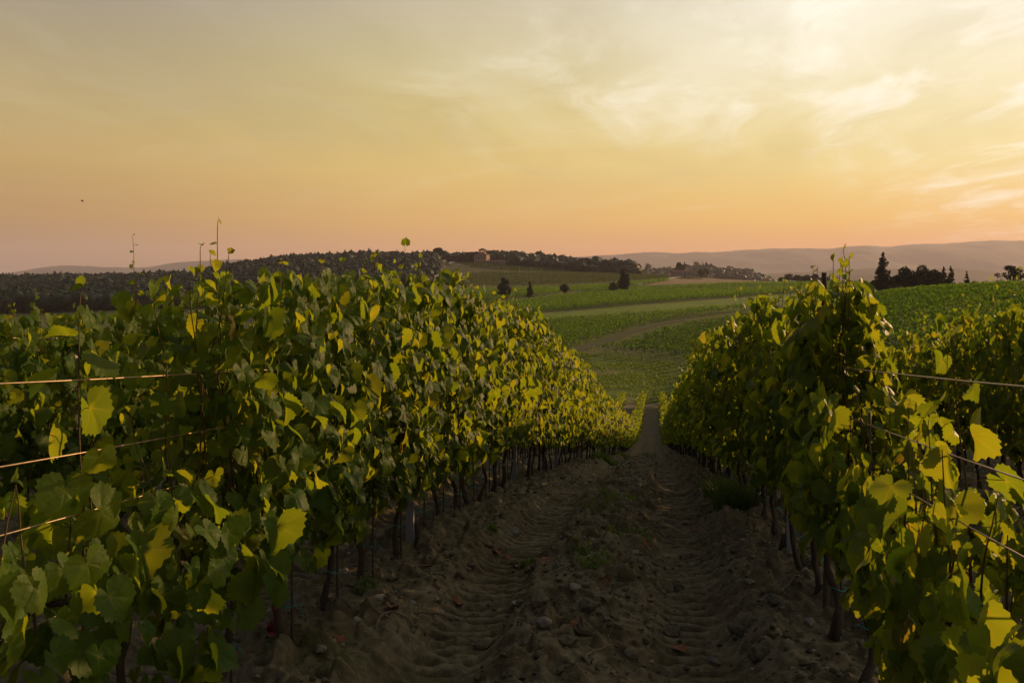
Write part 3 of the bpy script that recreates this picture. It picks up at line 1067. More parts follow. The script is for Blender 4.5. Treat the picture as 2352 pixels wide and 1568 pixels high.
def grape_mesh(seed):
    rng = np.random.default_rng(seed)
    a = np.linspace(0, 2 * PI, 7)[:-1]
    B = np.array([(0, 0, 1)] + [(math.cos(t_) * .87, math.sin(t_) * .87, .5) for t_ in a] + [(math.cos(t_ + .5) * .87, math.sin(t_ + .5) * .87, -.5) for t_ in a] + [(0, 0, -1)])
    Fi = [[0, 1 + i, 1 + (i + 1) % 6] for i in range(6)] + [[1 + i, 7 + i, 1 + (i + 1) % 6] for i in range(6)] + [[7 + i, 7 + (i + 1) % 6, 1 + (i + 1) % 6] for i in range(6)] + [[13, 7 + (i + 1) % 6, 7 + i] for i in range(6)]
    n = 60
    t_ = rng.random(n)
    r_ = 0.036 * (1 - t_) ** 0.7 * np.sqrt(rng.random(n)) + 0.004
    ph = rng.uniform(0, 6.28, n)
    P = np.stack([r_ * np.cos(ph), r_ * np.sin(ph), -0.14 * t_], 1)
    V = (P[:, None] + B[None] * rng.uniform(0.0075, 0.0095, (n, 1, 1))).reshape(-1, 3)
    f = (np.array(Fi)[None] + (np.arange(n) * len(B))[:, None, None]).reshape(-1, 3)
    me = mesh('grape_bunch', V, [f], True)
    me.materials.append(M['grape'])
    return me


GRAPES = [grape_mesh(i) for i in range(3)]
ROOT_OF = []
count = {}
YSTART = {-1: 2.35, 0: 2.02, -2: 4.9, 1: 6.6, -3: 8.6}
YEND = {-1: 46, 0: 46, -2: 40, 1: 42, -3: 24}
HERO = {-1: 9.2, 0: 7.0, -2: 8.2, 1: 0, -3: 0}
TALL = {  # (row, index): extra shoots (x, y, top, leaf scale; None = dwindling leaves, negative = bare shoot with a leaf at the tip)
    (-1, 1): [(0.0, -0.26, 1.70, 1.3)],
    (-1, 2): [(0.04, -0.2, 1.80, 0.9)],
    (-1, 3): [(0.0, -0.08, 1.90, -0.6), (0.03, 0.2, 1.9, None)],
    (-1, 4): [(0.02, 0.12, 1.98, 0.85)],
    (-1, 5): [(0.02, -0.05, 2.0, 0.7), (0.0, 0.2, 2.0, 0.9)],
    (-1, 6): [(0.05, 0.0, 2.08, 0.8), (0.0, 0.1, 2.14, -0.6)],
    (-1, 7): [(0.0, 0.05, 2.12, 0.7)],
    (0, 1): [(0.06, 0.05, 1.52, 1.3)],
    (0, 3): [(-0.03, 0.15, 1.35, 1.0)],
    (0, 4): [(-0.08, -0.12, 1.90, 1.0), (-0.05, -0.22, 1.93, 0.95), (-0.15, 0.05, 1.88, 0.9), (-0.03, 0.0, 1.9, 1.0), (-0.07, -0.28, 1.85, 1.0)],
    (0, 5): [(-0.06, 0.0, 1.9, 0.9)],
    (-2, 4): [(0.0, 0.2, 2.50, 0.5)],
}
VAR = {}


def variant(kind, i):
    if (kind, i) not in VAR:
        rng = np.random.default_rng(900 + i + (50 if kind == 'low' else 0))
        if kind == 'mid':
            f, s = vine_foliage(rng, 2.0, 0.54, 1.0, T_MID, HALF, 0.069, 8, fill=320, stems=True)
            VAR[(kind, i)] = (f, s, trunk_mesh(rng, HALF, 7, True)[0])
        else:
            f, s = vine_foliage(rng, 2.0, 0.54, 1.0, T_LOW, HALF, 0.079, 7, fill=270, stems=False)
            VAR[(kind, i)] = (f, None, trunk_mesh(rng, HALF, 5, False)[0])
        VAR[(kind, i)][2].materials.append(M['bark'])
    return VAR[(kind, i)]


def zone_label(r, Y):
    z = 'close by' if Y < 9 else ('midway along' if Y < 22 else 'far down the slope')
    base = {-1: 'grapevine in the sunlit row left of the aisle', 0: 'grapevine in the row right of the aisle',
            -2: 'grapevine in the second row left of the aisle', 1: 'grapevine in the second row right of the aisle',
            -3: 'mostly hidden grapevine in the third row on the left'}[r]
    return base + ', ' + z


for r in (-1, 0, -2, 1, -3):
    Y, k = YSTART[r], 0
    while Y < YEND[r]:
        rng = np.random.default_rng(1000 * (r + 10) + k)
        H = vine_h(r, Y) + rng.uniform(-0.14, 0.12)
        lab = near_label(r, k, Y) or zone_label(r, Y)
        if Y < HERO[r]:
            tpl = T_HI if Y < 6.2 else T_MID
            low = H < 1.3
            f, s = vine_foliage(rng, H, 0.5 if low else (0.62 if r == 0 else 0.55), 1.0, tpl, HALF, 0.069 if low else 0.064, 8, TALL.get((r, k), ()), fill=(300 if low else 420), wild=(0.05 if r == 0 else 0.06), wide=(0.6 if r == 0 else 1.0) * rng.uniform(0.8, 1.2), split=(Y < 6.2))
            tr, _ = trunk_mesh(rng, HALF)
            tr.materials.append(M['bark'])
            build_vine(r, k, Y, f, s, tr, True, 1.0, False, lab, True, not low)
        elif Y < 22:
            f, s, tr = variant('mid', int(rng.integers(0, 9)))
            build_vine(r, k, Y, f, s, tr, Y < 14, H / 2.0, rng.random() < 0.5, lab, Y < 12)
        else:
            f, s, tr = variant('low', int(rng.integers(0, 8)))
            build_vine(r, k, Y, f, s, tr, False, H / 2.0, rng.random() < 0.5, lab)
        if r == -1 and 1 <= k <= 9:
            for b in range(2):
                link('grape_bunch', GRAPES[(k + b) % 3], None, ROOT_OF[-1], (0.20 + 0.06 * b, -0.18 + 0.32 * b, 0.80 - 0.05 * b + 0.04 * (k % 3)))
        count[r] = count.get(r, 0) + 1
        k += 1
        Y += STEP
print('individual vines', count, sum(count.values()))


# rest of the near rows as one mass
def rest_rows():
    rng = np.random.default_rng(5)
    mb = MB()
    wood = MB()
    P, Sz = [], []
    for r in (-5, -4, -3, -2, -1, 0, 1, 2, 3):
        y0 = YEND.get(r, 12) + 0.1
        y1 = 117 + rng.uniform(-0.8, 0.8)
        n = int((y1 - y0) * 260)
        y = rng.uniform(y0, y1, n)
        keep = rng.random(n) < np.interp(y, [10, 45, 117], [1.0, 1.0, 0.55])
        y = y[keep]
        n = len(y)
        hz = rng.uniform(0.52, 2.1, n) + (rng.random(n) < 0.05) * rng.uniform(0, .25, n)
        hz *= 0.97 + 0.08 * np.sin(y * 2.1 + r) + 0.05 * np.sin(y * 5.3)
        x = Q0 + ROWS * r + ROWK * y + rng.choice([-1, 1], n) * np.abs(rng.normal(0.2, 0.1, n)) + 0.06 * np.sin(y * 3.3 + r * 2)
        P.append(np.stack([x, y, land(x, y) + hz], 1))
        Sz.append(rng.uniform(0.075, 0.12, n) * np.interp(y, [20, 117], [1, 1.25]))
        yy = np.arange(y0, y1, STEP)
        for t in yy:
            X, Y, Z = place(r, t)
            wood.tube([(X, Y, Z - 0.1), (X + rng.normal(0, .02), Y, Z + 0.4), (X, Y, Z + 0.8)], 0.026, 4, False)
    P, Sz = np.concatenate(P), np.concatenate(Sz)
    N = np.stack([np.sign(rng.normal(0, 1, len(P))) * 0.8, rng.normal(0, .4, len(P)), rng.uniform(0.0, 0.8, len(P))], 1) + rng.normal(0, .3, (len(P), 3))
    T = np.stack([rng.normal(0, .4, len(P)), rng.normal(0, .4, len(P)), np.full(len(P), -0.8)], 1)
    V, fs, vein = leaves(T_LOW, P, N, T, Sz, rng)
    root = empty('vine_rows', (0, 45, 0))
    tag(root, 'mass of vine rows running on down the slope to the headland', 'grapevines', None, 'stuff')
    me = mesh('foliage', V - np.array([0, 45, 0]), fs, True)
    o = link('foliage', me, M['leaf_far'], root)
    wm = wood.mesh('trunk')
    o2 = link('trunk', wm, M['bark'], root, (0, -45, 0))
    o['kind'] = 'stuff'
    o2['kind'] = 'stuff'


rest_rows()


# ------------------------------------------------------------------ trellis
def post_mesh(h):
    mb = MB()
    # open steel channel: web and two flanges with lips
    a, b, t = 0.028, 0.034, 0.003
    for (cx, cy, sx, sy) in ((0, b / 2, 2 * a, t), (-a + t / 2, -t / 2, t, b - t), (a - t / 2, -t / 2, t, b - t),
                             (-a + 0.0085, -b / 2 - t / 2, 0.016, t), (a - 0.0085, -b / 2 - t / 2, 0.016, t)):
        mb.box((cx, cy, h / 2 - 0.1), (sx, sy, h + 0.2))
    return mb.mesh('trellis_post', False)


PM = post_mesh(1.72)
PM.materials.append(M['post'])
POSTS = {-1: (1.62, 4.57), 0: (1.35, 4.57), -2: (6.62, 4.57), 1: (8.0, 4.57)}
for r, (y0, dy) in POSTS.items():
    Y, k = y0, 0
    while Y < 45:
        X, _, Z = place(r, Y)
        o = link('trellis_post', PM, None, None, (X + 0.02, Y, Z))
        o.rotation_euler = (random.gauss(0, 0.012), random.gauss(0, 0.012), YAW + PI)
        if r == -1 and k == 1:
            lb = 'grey steel channel post standing clear below the leaves of the left row'
        elif r == 0 and k == 1:
            lb = 'grey steel channel post standing beside the right vine trunks'
        else:
            lb = {-1: 'grey steel trellis post half hidden among the trunks of the row left of the aisle',
                  0: 'grey steel trellis post in the leaves of the row right of the aisle',
                  -2: 'steel trellis post in the second row on the left', 1: 'steel trellis post in the second row on the right'}[r]
        tag(o, lb, 'trellis post', 'steel trellis posts along the vine rows')
        Y += dy
        k += 1

WH = [(0.71, 'lowest'), (1.0, 'second lowest'), (1.19, 'second highest'), (1.42, 'highest')]
for r, y0 in ((-1, 1.62), (0, 1.35), (-2, 2.05), (1, 3.43)):
    for h, nm in WH:
        if r == -2 and h == 1.42:
            h = 1.60
        pts = []
        Y = y0
        while Y < 45:
            for sgm in np.linspace(0, 1, 5)[:-1]:
                y = Y + 4.57 * sgm
                X, _, Z = place(r, y)
                X0, _, Z0 = place(r, Y)
                X1, _, Z1 = place(r, Y + 4.57)
                pts.append((X - 0.012, y, Z0 * (1 - sgm) + Z1 * sgm + h - 0.05 * sgm * (1 - sgm)))
            Y += 4.57
        mb = MB()
        mb.tube(pts, 0.0026, 5)
        o = mb.build('trellis_wire', M['wire'])
        tag(o, nm + ' steel trellis wire of the ' + {-1: 'row left of the dirt aisle', 0: 'row right of the dirt aisle', -2: 'second row on the left', 1: 'second row on the right'}[r],
            'wire', 'trellis wires')

# old wooden stake in the right row
X, Y, Z = place(0, 4.62)
mb = MB()
hz = np.linspace(-0.1, 1.92, 12)
mb.tube(np.stack([X + 0.01 * np.sin(hz * 2), np.full(12, Y), Z + hz], 1), 0.016 + 0.002 * np.sin(hz * 9), 8)
tag(mb.build('wooden_stake', M['oldwood']), 'dark weathered wooden stake poking above the tall vine on the right', 'stake')

# red plastic strip on the left row
mb = MB()
u = np.linspace(0, 1, 26)
px = (637 - CX) / F * 4.25
cx_ = px + 0.018 * np.sin(u * 7) + 0.008 * np.sin(u * 23)
cz = -1.45 - 0.40 * u
V = []
for s in (-1, 1):
    wv_ = 0.016 + 0.014 * np.abs(np.sin(u * 11))
    V.append(np.stack([cx_ + s * wv_ * np.cos(u * 9), 4.25 + s * wv_ * np.sin(u * 9), cz], 1))
for s in (-1, 1):
    wv_ = 0.016 + 0.014 * np.abs(np.sin(u * 11))
    V.append(np.stack([cx_ + s * wv_ * np.cos(u * 9) + 0.002, 4.252 + s * wv_ * np.sin(u * 9), cz], 1))
V = np.concatenate(V)
i = np.arange(25)
q1 = np.stack([i, i + 1, i + 27, i + 26], 1)
q2 = np.stack([i + 52, i + 78, i + 79, i + 53], 1)
e1 = np.stack([i, i + 52, i + 53, i + 1], 1)
e2 = np.stack([i + 26, i + 27, i + 79, i + 78], 1)
tag(link('plastic_strip', mesh('plastic_strip', V, [q1, q2, e1, e2]), M['red']), 'torn red plastic strip hanging beside a vine trunk on the left', 'plastic strip')


# ------------------------------------------------------------------ things lying on the soil
def soil_at(xd, yd):
    Y = np.exp(np.linspace(math.log(2.0), math.log(120), 3000))
    X = (xd - CX) / F * Y
    yy = CY - F * dirt(X, Y) / Y
    k = np.nonzero(yy <= yd)[0][0]
    return float(X[k]), float(Y[k]), float(dirt(X[k], Y[k]))


def stone_mesh(rng, s, name='stone'):
    import bmesh
    bm = bmesh.new()
    bmesh.ops.create_icosphere(bm, subdivisions=4, radius=1.0)
    V = np.array([v.co[:] for v in bm.verts])
    Fq = np.array([[v.index for v in f.verts] for f in bm.faces])
    bm.free()
    d = V / np.linalg.norm(V, axis=1)[:, None]
    o = rng.uniform(0, 50)
    r = 0.7 + 0.7 * (fbm(d[:, 0] * 1.6 + o, d[:, 1] * 1.6 + d[:, 2] * 1.9 + o, 5, 3, 0.62) - 0.2)
    for _ in range(6):
        nn = rng.normal(0, 1, 3)
        nn /= np.linalg.norm(nn)
        lim = rng.uniform(0.55, 0.85)
        dd = (d * nn).sum(1) * r
        r = np.where(dd > lim, r * lim / np.maximum(dd, 1e-3), r)
    return mesh(name, d * r[:, None] * np.array([1.0, rng.uniform(.6, .95), rng.uniform(.45, .7)]) * s, [Fq], True)


STONES = [  # reading x, y, size in metres, label
    (1178, 1222, 0.085, 'largest pale angular stone on the ridge left of the left wheel rut'), (1512, 1183, 0.05, 'small pale stone on the centre ridge far down the aisle'),
    (820, 1426, 0.04, 'small grey stone near the vine trunks, lower left'), (1318, 1352, 0.045, 'grey stone on the left side of the centre ridge'),
    (1250, 1432, 0.05, 'greyish stone lying by the left wheel rut'), (1640, 1520, 0.045, 'stone in the right wheel rut at the bottom of the picture'),
    (1000, 1376, 0.035, 'small pale stone on the bank above the left rut'), (1460, 1268, 0.04, 'pale stone midway along the centre ridge'),
    (1590, 1300, 0.035, 'small stone beside the right wheel rut'), (735, 1492, 0.035, 'white pebble below the red strip at lower left'),
    (1440, 1100, 0.06, 'pale stone far up the aisle, on the centre'), (1860, 1430, 0.035, 'small stone on the bank at the foot of the right row'),
    (1722, 1340, 0.035, 'stone on the right bank below the steel post'), (946, 1385, 0.03, 'pebble at the foot of the steel post on the left'),
]
for (xd, yd, s, lb) in STONES:
    x, y, z = soil_at(xd, yd)
    rng = np.random.default_rng(int(xd))
    o = link('stone', stone_mesh(rng, s), M['stone'], None, (x, y, z + s * 0.05))
    o.rotation_euler = (0, 0, rng.uniform(0, 6))
    tag(o, lb, 'stone', 'stones on the soil')

CLODS = [(1560, 1352), (1240, 1500), (1300, 1470), (1390, 1420), (1450, 1500), (1350, 1385), (1490, 1375), (1540, 1450), (1180, 1545), (1420, 1340), (1285, 1300), (1500, 1310), (1380, 1530),
         (1520, 1550), (1335, 1440), (1240, 1385), (1700, 1440), (1740, 1500), (1780, 1380), (1460, 1220), (1400, 1260), (1110, 1480), (1610, 1400), (1850, 1520), (1080, 1300), (1120, 1250), (1040, 1420)]
for i, (xd, yd) in enumerate(CLODS):
    x, y, z = soil_at(xd, yd)
    rng = np.random.default_rng(300 + i)
    s = rng.uniform(0.035, 0.075)
    o = link('clod', stone_mesh(rng, s, 'clod'), M['clod'], None, (x, y, z - s * 0.10))
    o.rotation_euler = (0, 0, rng.uniform(0, 6))
    tag(o, 'crumbly lump of dry brown earth on the ridge between the wheel ruts', 'clod', 'lumps of earth in the aisle')

def crumbs():
    import bmesh
    bm = bmesh.new()
    bmesh.ops.create_icosphere(bm, subdivisions=1, radius=1.0)
    B = np.array([v.co[:] for v in bm.verts])
    Fi = np.array([[v.index for v in f.verts] for f in bm.faces])
    bm.free()
    rng = np.random.default_rng(404)
    n = 26000
    Y = 2.4 * np.exp(rng.random(n) * math.log(40 / 2.4))
    q = rng.uniform(-2.4, 1.7, n)
    fr = ((q - Q0) / ROWS - np.floor((q - Q0) / ROWS)) * ROWS
    rut = (np.abs(fr - 0.76) < 0.2) | (np.abs(fr - 2.03) < 0.2)
    X = q + ROWK * Y
    keep = (rng.random(n) < np.where(rut, 0.25, 1.0)) & (fbm(X * 1.4, Y * 1.4, 3, 23) > rng.uniform(0.25, 0.65, n))
    X, Y = X[keep], Y[keep]
    n = len(X)
    sz = np.minimum(0.004 + rng.exponential(0.006, n), 0.03) * np.interp(Y, [3, 30], [1, 1.7])
    d = B[None] * rng.uniform(0.55, 1.25, (n, len(B), 1)) * np.stack([rng.uniform(.7, 1.3, n), rng.uniform(.7, 1.3, n), rng.uniform(.45, .9, n)], 1)[:, None]
    a = rng.uniform(0, 6.28, n)[:, None]
    dx_ = d[..., 0] * np.cos(a) - d[..., 1] * np.sin(a)
    dy_ = d[..., 0] * np.sin(a) + d[..., 1] * np.cos(a)
    P = np.stack([X, Y, dirt(X, Y)], 1)[:, None] + sz[:, None, None] * np.stack([dx_, dy_, d[..., 2] + 0.25], -1)
    fs = (Fi[None] + (np.arange(n) * len(B))[:, None, None]).reshape(-1, 3)
    o = link('soil_crumbs', mesh('soil_crumbs', P.reshape(-1, 3) - np.array([0, 5, -2]), [fs], False), M['crumb'], None, (0, 5, -2))
    tag(o, 'loose crumbs of earth and grit scattered over the rutted aisle', 'soil crumbs', None, 'stuff')


crumbs()

TWIGS = [(1385, 1490, 0.55, 1.2, 'long pale bent root lying at the bottom of the aisle'), (1825, 1330, 0.4, 0.9, 'thin pruned twig on the right bank'),
         (1010, 1420, 0.3, 0.3, 'short dry twig on the left bank'), (1420, 1150, 0.4, 2.0, 'dry twig across the centre of the aisle'),
         (860, 1395, 0.35, 2.4, 'pale dry twig among the left trunks'), (1320, 1290, 0.35, 0.2, 'dry prunings by the left wheel rut'),
         (930, 1420, 0.5, 1.0, 'grey bent twig below the steel post on the left')]
for (xd, yd, L, a, lb) in TWIGS:
    x, y, _ = soil_at(xd, yd)
    rng = np.random.default_rng(int(xd) + 1)
    u = np.linspace(-0.5, 0.5, 14)
    px_ = x + math.cos(a) * u * L + 0.03 * np.sin(u * 9 + a)
    py_ = y + math.sin(a) * u * L + 0.03 * np.cos(u * 7 + a)
    mb = MB()
    mb.tube(np.stack([px_, py_, dirt(px_, py_) + 0.008 + 0.015 * rng.random(14)], 1), np.linspace(0.006, 0.002, 14), 5)
    tag(mb.build('twig', M['twig']), lb, 'twig', 'dry twigs on the soil')


rngl = np.random.default_rng(55)
for (xd, yd) in [(1165, 1285), (1180, 1300), (1140, 1275), (1330, 1440), (1345, 1520), (1050, 1390), (900, 1400), (1250, 1290), (1760, 1300), (1835, 1345), (1480, 1250), (1600, 1215), (1390, 1330), (780, 1470), (980, 1300), (1560, 1500)]:
    x, y, _ = soil_at(xd, yd)
    z = float(dirt(x, y)) + 0.012
    Vl, fl, _v = leaves(T_MID, np.array([[0, 0, 0.0]]), np.array([[rngl.normal(0, .35), rngl.normal(0, .35), 1.0]]), np.array([[math.cos(xd), math.sin(xd), 0.0]]), np.array([rngl.uniform(0.035, 0.055)]), rngl, 1.6)
    o = link('fallen_leaf', mesh('fallen_leaf', Vl, fl, True), M['deadleaf'], None, (x, y, z))
    tag(o, 'curled brown fallen vine leaf lying on the soil of the aisle', 'fallen leaf', 'fallen vine leaves on the soil')


def weed(xd, yd, n, h, label, spread, rng):
    x, y, z = soil_at(xd, yd)
    a = rng.uniform(0, 6.28, n)
    rr = spread * np.sqrt(rng.random(n))
    bx, by = x + rr * np.cos(a), y + rr * np.sin(a)
    bz = dirt(bx, by)
    hh = h * rng.uniform(0.45, 1.0, n)
    le = rng.uniform(0.1, 0.9, n) * hh
    da = rng.uniform(0, 6.28, n)
    wd = rng.uniform(0.003, 0.007, n)
    V, Fs = [], []
    nx, ny = np.cos(da + 1.57), np.sin(da + 1.57)
    for t, wk in ((0, 1), (0.5, 0.8), (0.85, 0.45), (1.0, 0.05)):
        cx2, cy2, cz2 = bx + np.cos(da) * le * t ** 2, by + np.sin(da) * le * t ** 2, bz - 0.01 + hh * (t - 0.25 * t * t)
        for s in (-1, 1):
            V.append(np.stack([cx2 + s * nx * wd * wk, cy2 + s * ny * wd * wk, cz2], 1))
    V = np.stack(V, 1).reshape(-1, 3)
    b = (np.arange(n) * 8)[:, None]
    fs = np.concatenate([b + np.array([[0, 1, 3, 2]]), b + np.array([[2, 3, 5, 4]]), b + np.array([[4, 5, 7, 6]])])
    o = link('grass_tuft', mesh('grass_tuft', V - np.array([x, y, z]), [fs]), M['grass'], None, (x, y, z))
    tag(o, label, 'grass tuft', 'grass tufts and weeds on the soil')


rngw = np.random.default_rng(77)
for (xd, yd, n, h, sp, lb) in [(1690, 1165, 900, 0.34, 0.22, 'dense green grass tuft at the foot of the right row'), (1660, 1140, 500, 0.28, 0.2, 'green grass tuft just up the aisle from the dense tuft on the right'),
                               (1388, 1052, 700, 0.4, 0.35, 'green weeds at the foot of the left row far down the aisle'), (1430, 1045, 500, 0.3, 0.4, 'green weeds in the far aisle beside the left row'),
                               (1335, 1255, 220, 0.07, 0.14, 'sparse low weeds on the centre ridge'), (1410, 1140, 700, 0.08, 0.26, 'low green weeds further up the centre ridge'),
                               (1440, 1225, 260, 0.09, 0.2, 'small green weeds on the right side of the centre ridge'), (1370, 1290, 220, 0.08, 0.14, 'low green weeds near the middle of the aisle'), (1385, 1165, 300, 0.07, 0.2, 'thin green weeds left of centre of the ridge'), (1130, 1215, 70, 0.09, 0.04, 'small leafy weed beside the largest pale stone'),
                               (1210, 1300, 80, 0.08, 0.05, 'small weed at the edge of the left wheel rut'), (1480, 1045, 300, 0.2, 0.5, 'weeds where the aisle narrows'),
                               (840, 1350, 120, 0.07, 0.08, 'pale weed under the left row')]:
    weed(xd, yd, n, h, lb, sp, rngw)


# ------------------------------------------------------------------ vineyard blocks across the valley
def bumps(x, y):
    return (fbm(x / 45, y / 45, 3, 5) - 0.5) * np.clip((np.hypot(x, y) - 120) / 200, 0, 1) * 1.2


def block(label, poly, yr, ang, gap, step, nleaf, lsize, H, seed, jag=0.25, bottom=0.3, material='crop', wob=0.12, group='vineyard blocks on the far slopes'):
    rng = np.random.default_rng(seed)
    poly = np.array(poly, float)
    p0, p1 = (poly[:, 0].min() - CX) / F, (poly[:, 0].max() - CX) / F
    cor = np.array([(p * y, y) for p in (p0, p1) for y in yr])
    d = np.array([math.cos(ang), math.sin(ang)])
    nrm = np.array([-d[1], d[0]])
    a, b = cor @ d, cor @ nrm
    ra = np.arange(a.min(), a.max(), step)
    rb = np.arange(b.min(), b.max(), gap)
    A, B = np.meshgrid(ra, rb)
    A = A.ravel()
    B = B.ravel()
    x, y = A * d[0] + B * nrm[0], A * d[1] + B * nrm[1]
    ok = (y > yr[0]) & (y < yr[1]) & (x / np.maximum(y, 1) > p0) & (x / np.maximum(y, 1) < p1)
    x, y = x[ok], y[ok]
    z = land(x, y)
    ok = inpoly(CX + F * x / y, CY - F * z / y, poly)
    x, y = x[ok], y[ok]
    x, y = np.repeat(x, nleaf), np.repeat(y, nleaf)
    n = len(x)
    u = rng.uniform(-0.6, 0.6, n) * step
    v = rng.normal(0, wob, n)
    x, y = x + d[0] * u + nrm[0] * v, y + d[1] * u + nrm[1] * v
    loc_h = H * (0.86 + 0.28 * fbm(x / 2.3, y / 2.3, 2, seed))
    hz = bottom + (loc_h - bottom) * rng.random(n) ** 0.75
    z = land(x, y) + bumps(x, y) + hz
    P = np.stack([x, y, z], 1)
    sz = lsize * rng.uniform(0.7, 1.3, n)
    V1, f1 = quad_leaves(P, sz, rng, 1.0)
    ns = int(n * jag)
    V, fs = [V1], [f1]
    if ns:
        k = rng.choice(n, ns, replace=False)
        Q = P[k].copy()
        Q[:, 2] = land(Q[:, 0], Q[:, 1]) + bumps(Q[:, 0], Q[:, 1]) + loc_h[k] + rng.uniform(-0.1, 0.35, ns)
        V2, f2 = quad_leaves(Q, sz[k] * 0.5, rng, 0, 2.8, (0.35, 0, 0.8))
        V.append(V2)
        fs.append(f2 + len(V1))
    c = P.mean(0)
    o = link('vineyard_block', mesh('vineyard_block', np.concatenate(V) - c, [np.concatenate(fs)], False), M[material], None, tuple(c))
    tag(o, label, 'vineyard', group, 'stuff')
    print('block', label[:40], n)


block('green vineyard block in front of the diagonal track, above the grass meadow',
      [(1345, 811), (1400, 812), (1455, 792), (1520, 768), (1580, 753), (1700, 736), (1900, 705), (1960, 700), (1900, 780), (1760, 850), (1660, 845), (1590, 833), (1500, 822), (1400, 816)],
      (150, 420), math.radians(38), 2.8, 0.42, 5, 0.21, 1.9, 61, 0.8)
block('green vineyard block left of the diagonal track, below the light grass strip',
      [(1000, 772), (1120, 757), (1180, 751), (1300, 742), (1400, 735), (1500, 728), (1600, 720), (1700, 712), (1850, 699), (1800, 703), (1640, 724), (1550, 735), (1490, 745), (1400, 774), (1310, 803), (1240, 818), (1000, 860)],
      (150, 460), math.radians(28), 2.8, 0.42, 5, 0.22, 1.9, 62, 0.5)
block('wide deep green vineyard block above the light grass strip, below the lone trees',
      [(980, 712), (1100, 700), (1180, 697), (1300, 685), (1430, 675), (1500, 671), (1700, 666), (1900, 664), (2010, 664), (2010, 667), (1800, 676), (1600, 690), (1400, 706), (1200, 721), (1080, 729), (980, 735)],
      (240, 620), math.radians(8), 2.7, 0.6, 5, 0.30, 2.0, 63, 0.15)
block('narrow sunlit yellow-green vineyard strip running past the lone trees',
      [(1000, 672), (1200, 664), (1400, 656), (1530, 645), (1540, 647), (1460, 657), (1310, 671), (1200, 686), (1120, 694), (1000, 704)],
      (330, 720), math.radians(5), 2.8, 0.7, 3, 0.36, 1.9, 64, 0.1)
block('sunlit vineyard strip below the stone farmhouse',
      [(1320, 679), (1460, 664), (1560, 659), (1700, 655), (1830, 653), (2010, 652), (2010, 658), (1700, 660), (1500, 665), (1330, 681)],
      (400, 780), math.radians(3), 2.8, 0.7, 3, 0.36, 1.9, 65, 0.1)
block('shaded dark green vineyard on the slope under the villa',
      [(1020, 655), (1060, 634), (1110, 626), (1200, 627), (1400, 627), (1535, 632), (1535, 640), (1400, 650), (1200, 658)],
      (560, 900), math.radians(75), 3.0, 0.9, 2, 0.42, 1.6, 66, 0.0, material='shaded_crop')
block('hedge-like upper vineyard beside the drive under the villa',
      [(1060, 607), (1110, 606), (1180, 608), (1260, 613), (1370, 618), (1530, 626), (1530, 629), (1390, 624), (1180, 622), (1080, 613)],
      (640, 960), math.radians(10), 2.8, 0.9, 3, 0.5, 2.4, 67, 0.0, material='shaded_crop')
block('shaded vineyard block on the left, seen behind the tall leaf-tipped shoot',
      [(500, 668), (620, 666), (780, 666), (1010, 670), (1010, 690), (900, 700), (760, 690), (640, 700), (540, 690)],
      (330, 660), math.radians(20), 2.7, 0.7, 3, 0.36, 1.8, 68, 0.1, material='shaded_crop')
block('large vineyard block rolling over the hill at the right edge',
      [(1860, 708), (1900, 698), (1990, 690), (2060, 687), (2150, 679), (2250, 674), (2352, 666), (2700, 650), (2700, 880), (2352, 870), (2200, 870), (2050, 850), (1930, 810), (1840, 760)],
      (30, 182), math.radians(41), 2.7, 0.42, 9, 0.15, 1.9, 69, 0.6, 0.35)


def meadow_grass():
    rng = np.random.default_rng(808)
    n = 90000
    y = rng.uniform(121, 200, n)
    x = y * rng.uniform(0.02, 0.30, n)
    z = land(x, y)
    ok = inpoly(CX + F * x / y, CY - F * z / y, MEADOW) & (fbm(x / 6, y / 6, 3, 33) > rng.uniform(0.3, 0.62, n))
    x, y, z = x[ok], y[ok], z[ok]
    P = np.stack([x, y, z + bumps(x, y) + 0.06], 1)
    V, f = quad_leaves(P, rng.uniform(0.05, 0.16, len(x)), rng, 0.3, 1.6, (0, 0, 0.5))
    c = P.mean(0)
    o = link('meadow_grass', mesh('meadow_grass', V - c, [f], False), M['grass'], None, tuple(c))
    tag(o, 'short rough grass of the meadow at the foot of the vine rows', 'grass', None, 'stuff')


meadow_grass()

# leaning pale posts along the foot of the lower block
for i, xd in enumerate([1352, 1366, 1382, 1402, 1424, 1434, 1446, 1460, 1475, 1494, 1506, 1518, 1532, 1549, 1566, 1584]):
    yd = float(np.interp(xd, [1340, 1400, 1500, 1590], [812, 816, 822, 833])) + 1.0
    x, y, z = hit(xd, yd, 130)
    mb = MB()
    ln = 0.35 if i > 3 else 0.1
    mb.tube([(0.0, 0, -0.2), (-ln * 0.5, 0, 1.0), (-ln, 0, 2.0)], 0.06, 5)
    tag(mb.build('vineyard_post', M['paleposts'], None, (x, y, z)), 'thin pale leaning end post at the front edge of the lower vineyard block', 'post', 'end posts of the lower vineyard block')


# ------------------------------------------------------------------ trees
def crown_points(blobs, n, rng, shell=0.65):
    vol = np.array([b[3] * b[4] * b[5] for b in blobs]) ** 0.75
    k = rng.choice(len(blobs), n, p=vol / vol.sum())
    B = np.array(blobs)[k]
    d = rng.normal(0, 1, (n, 3))
    d /= np.linalg.norm(d, axis=1)[:, None]
    r = np.where(rng.random(n) < shell, rng.uniform(0.78, 1.06, n), rng.random(n) ** 0.5)
    return B[:, :3] + d * B[:, 3:] * r[:, None]


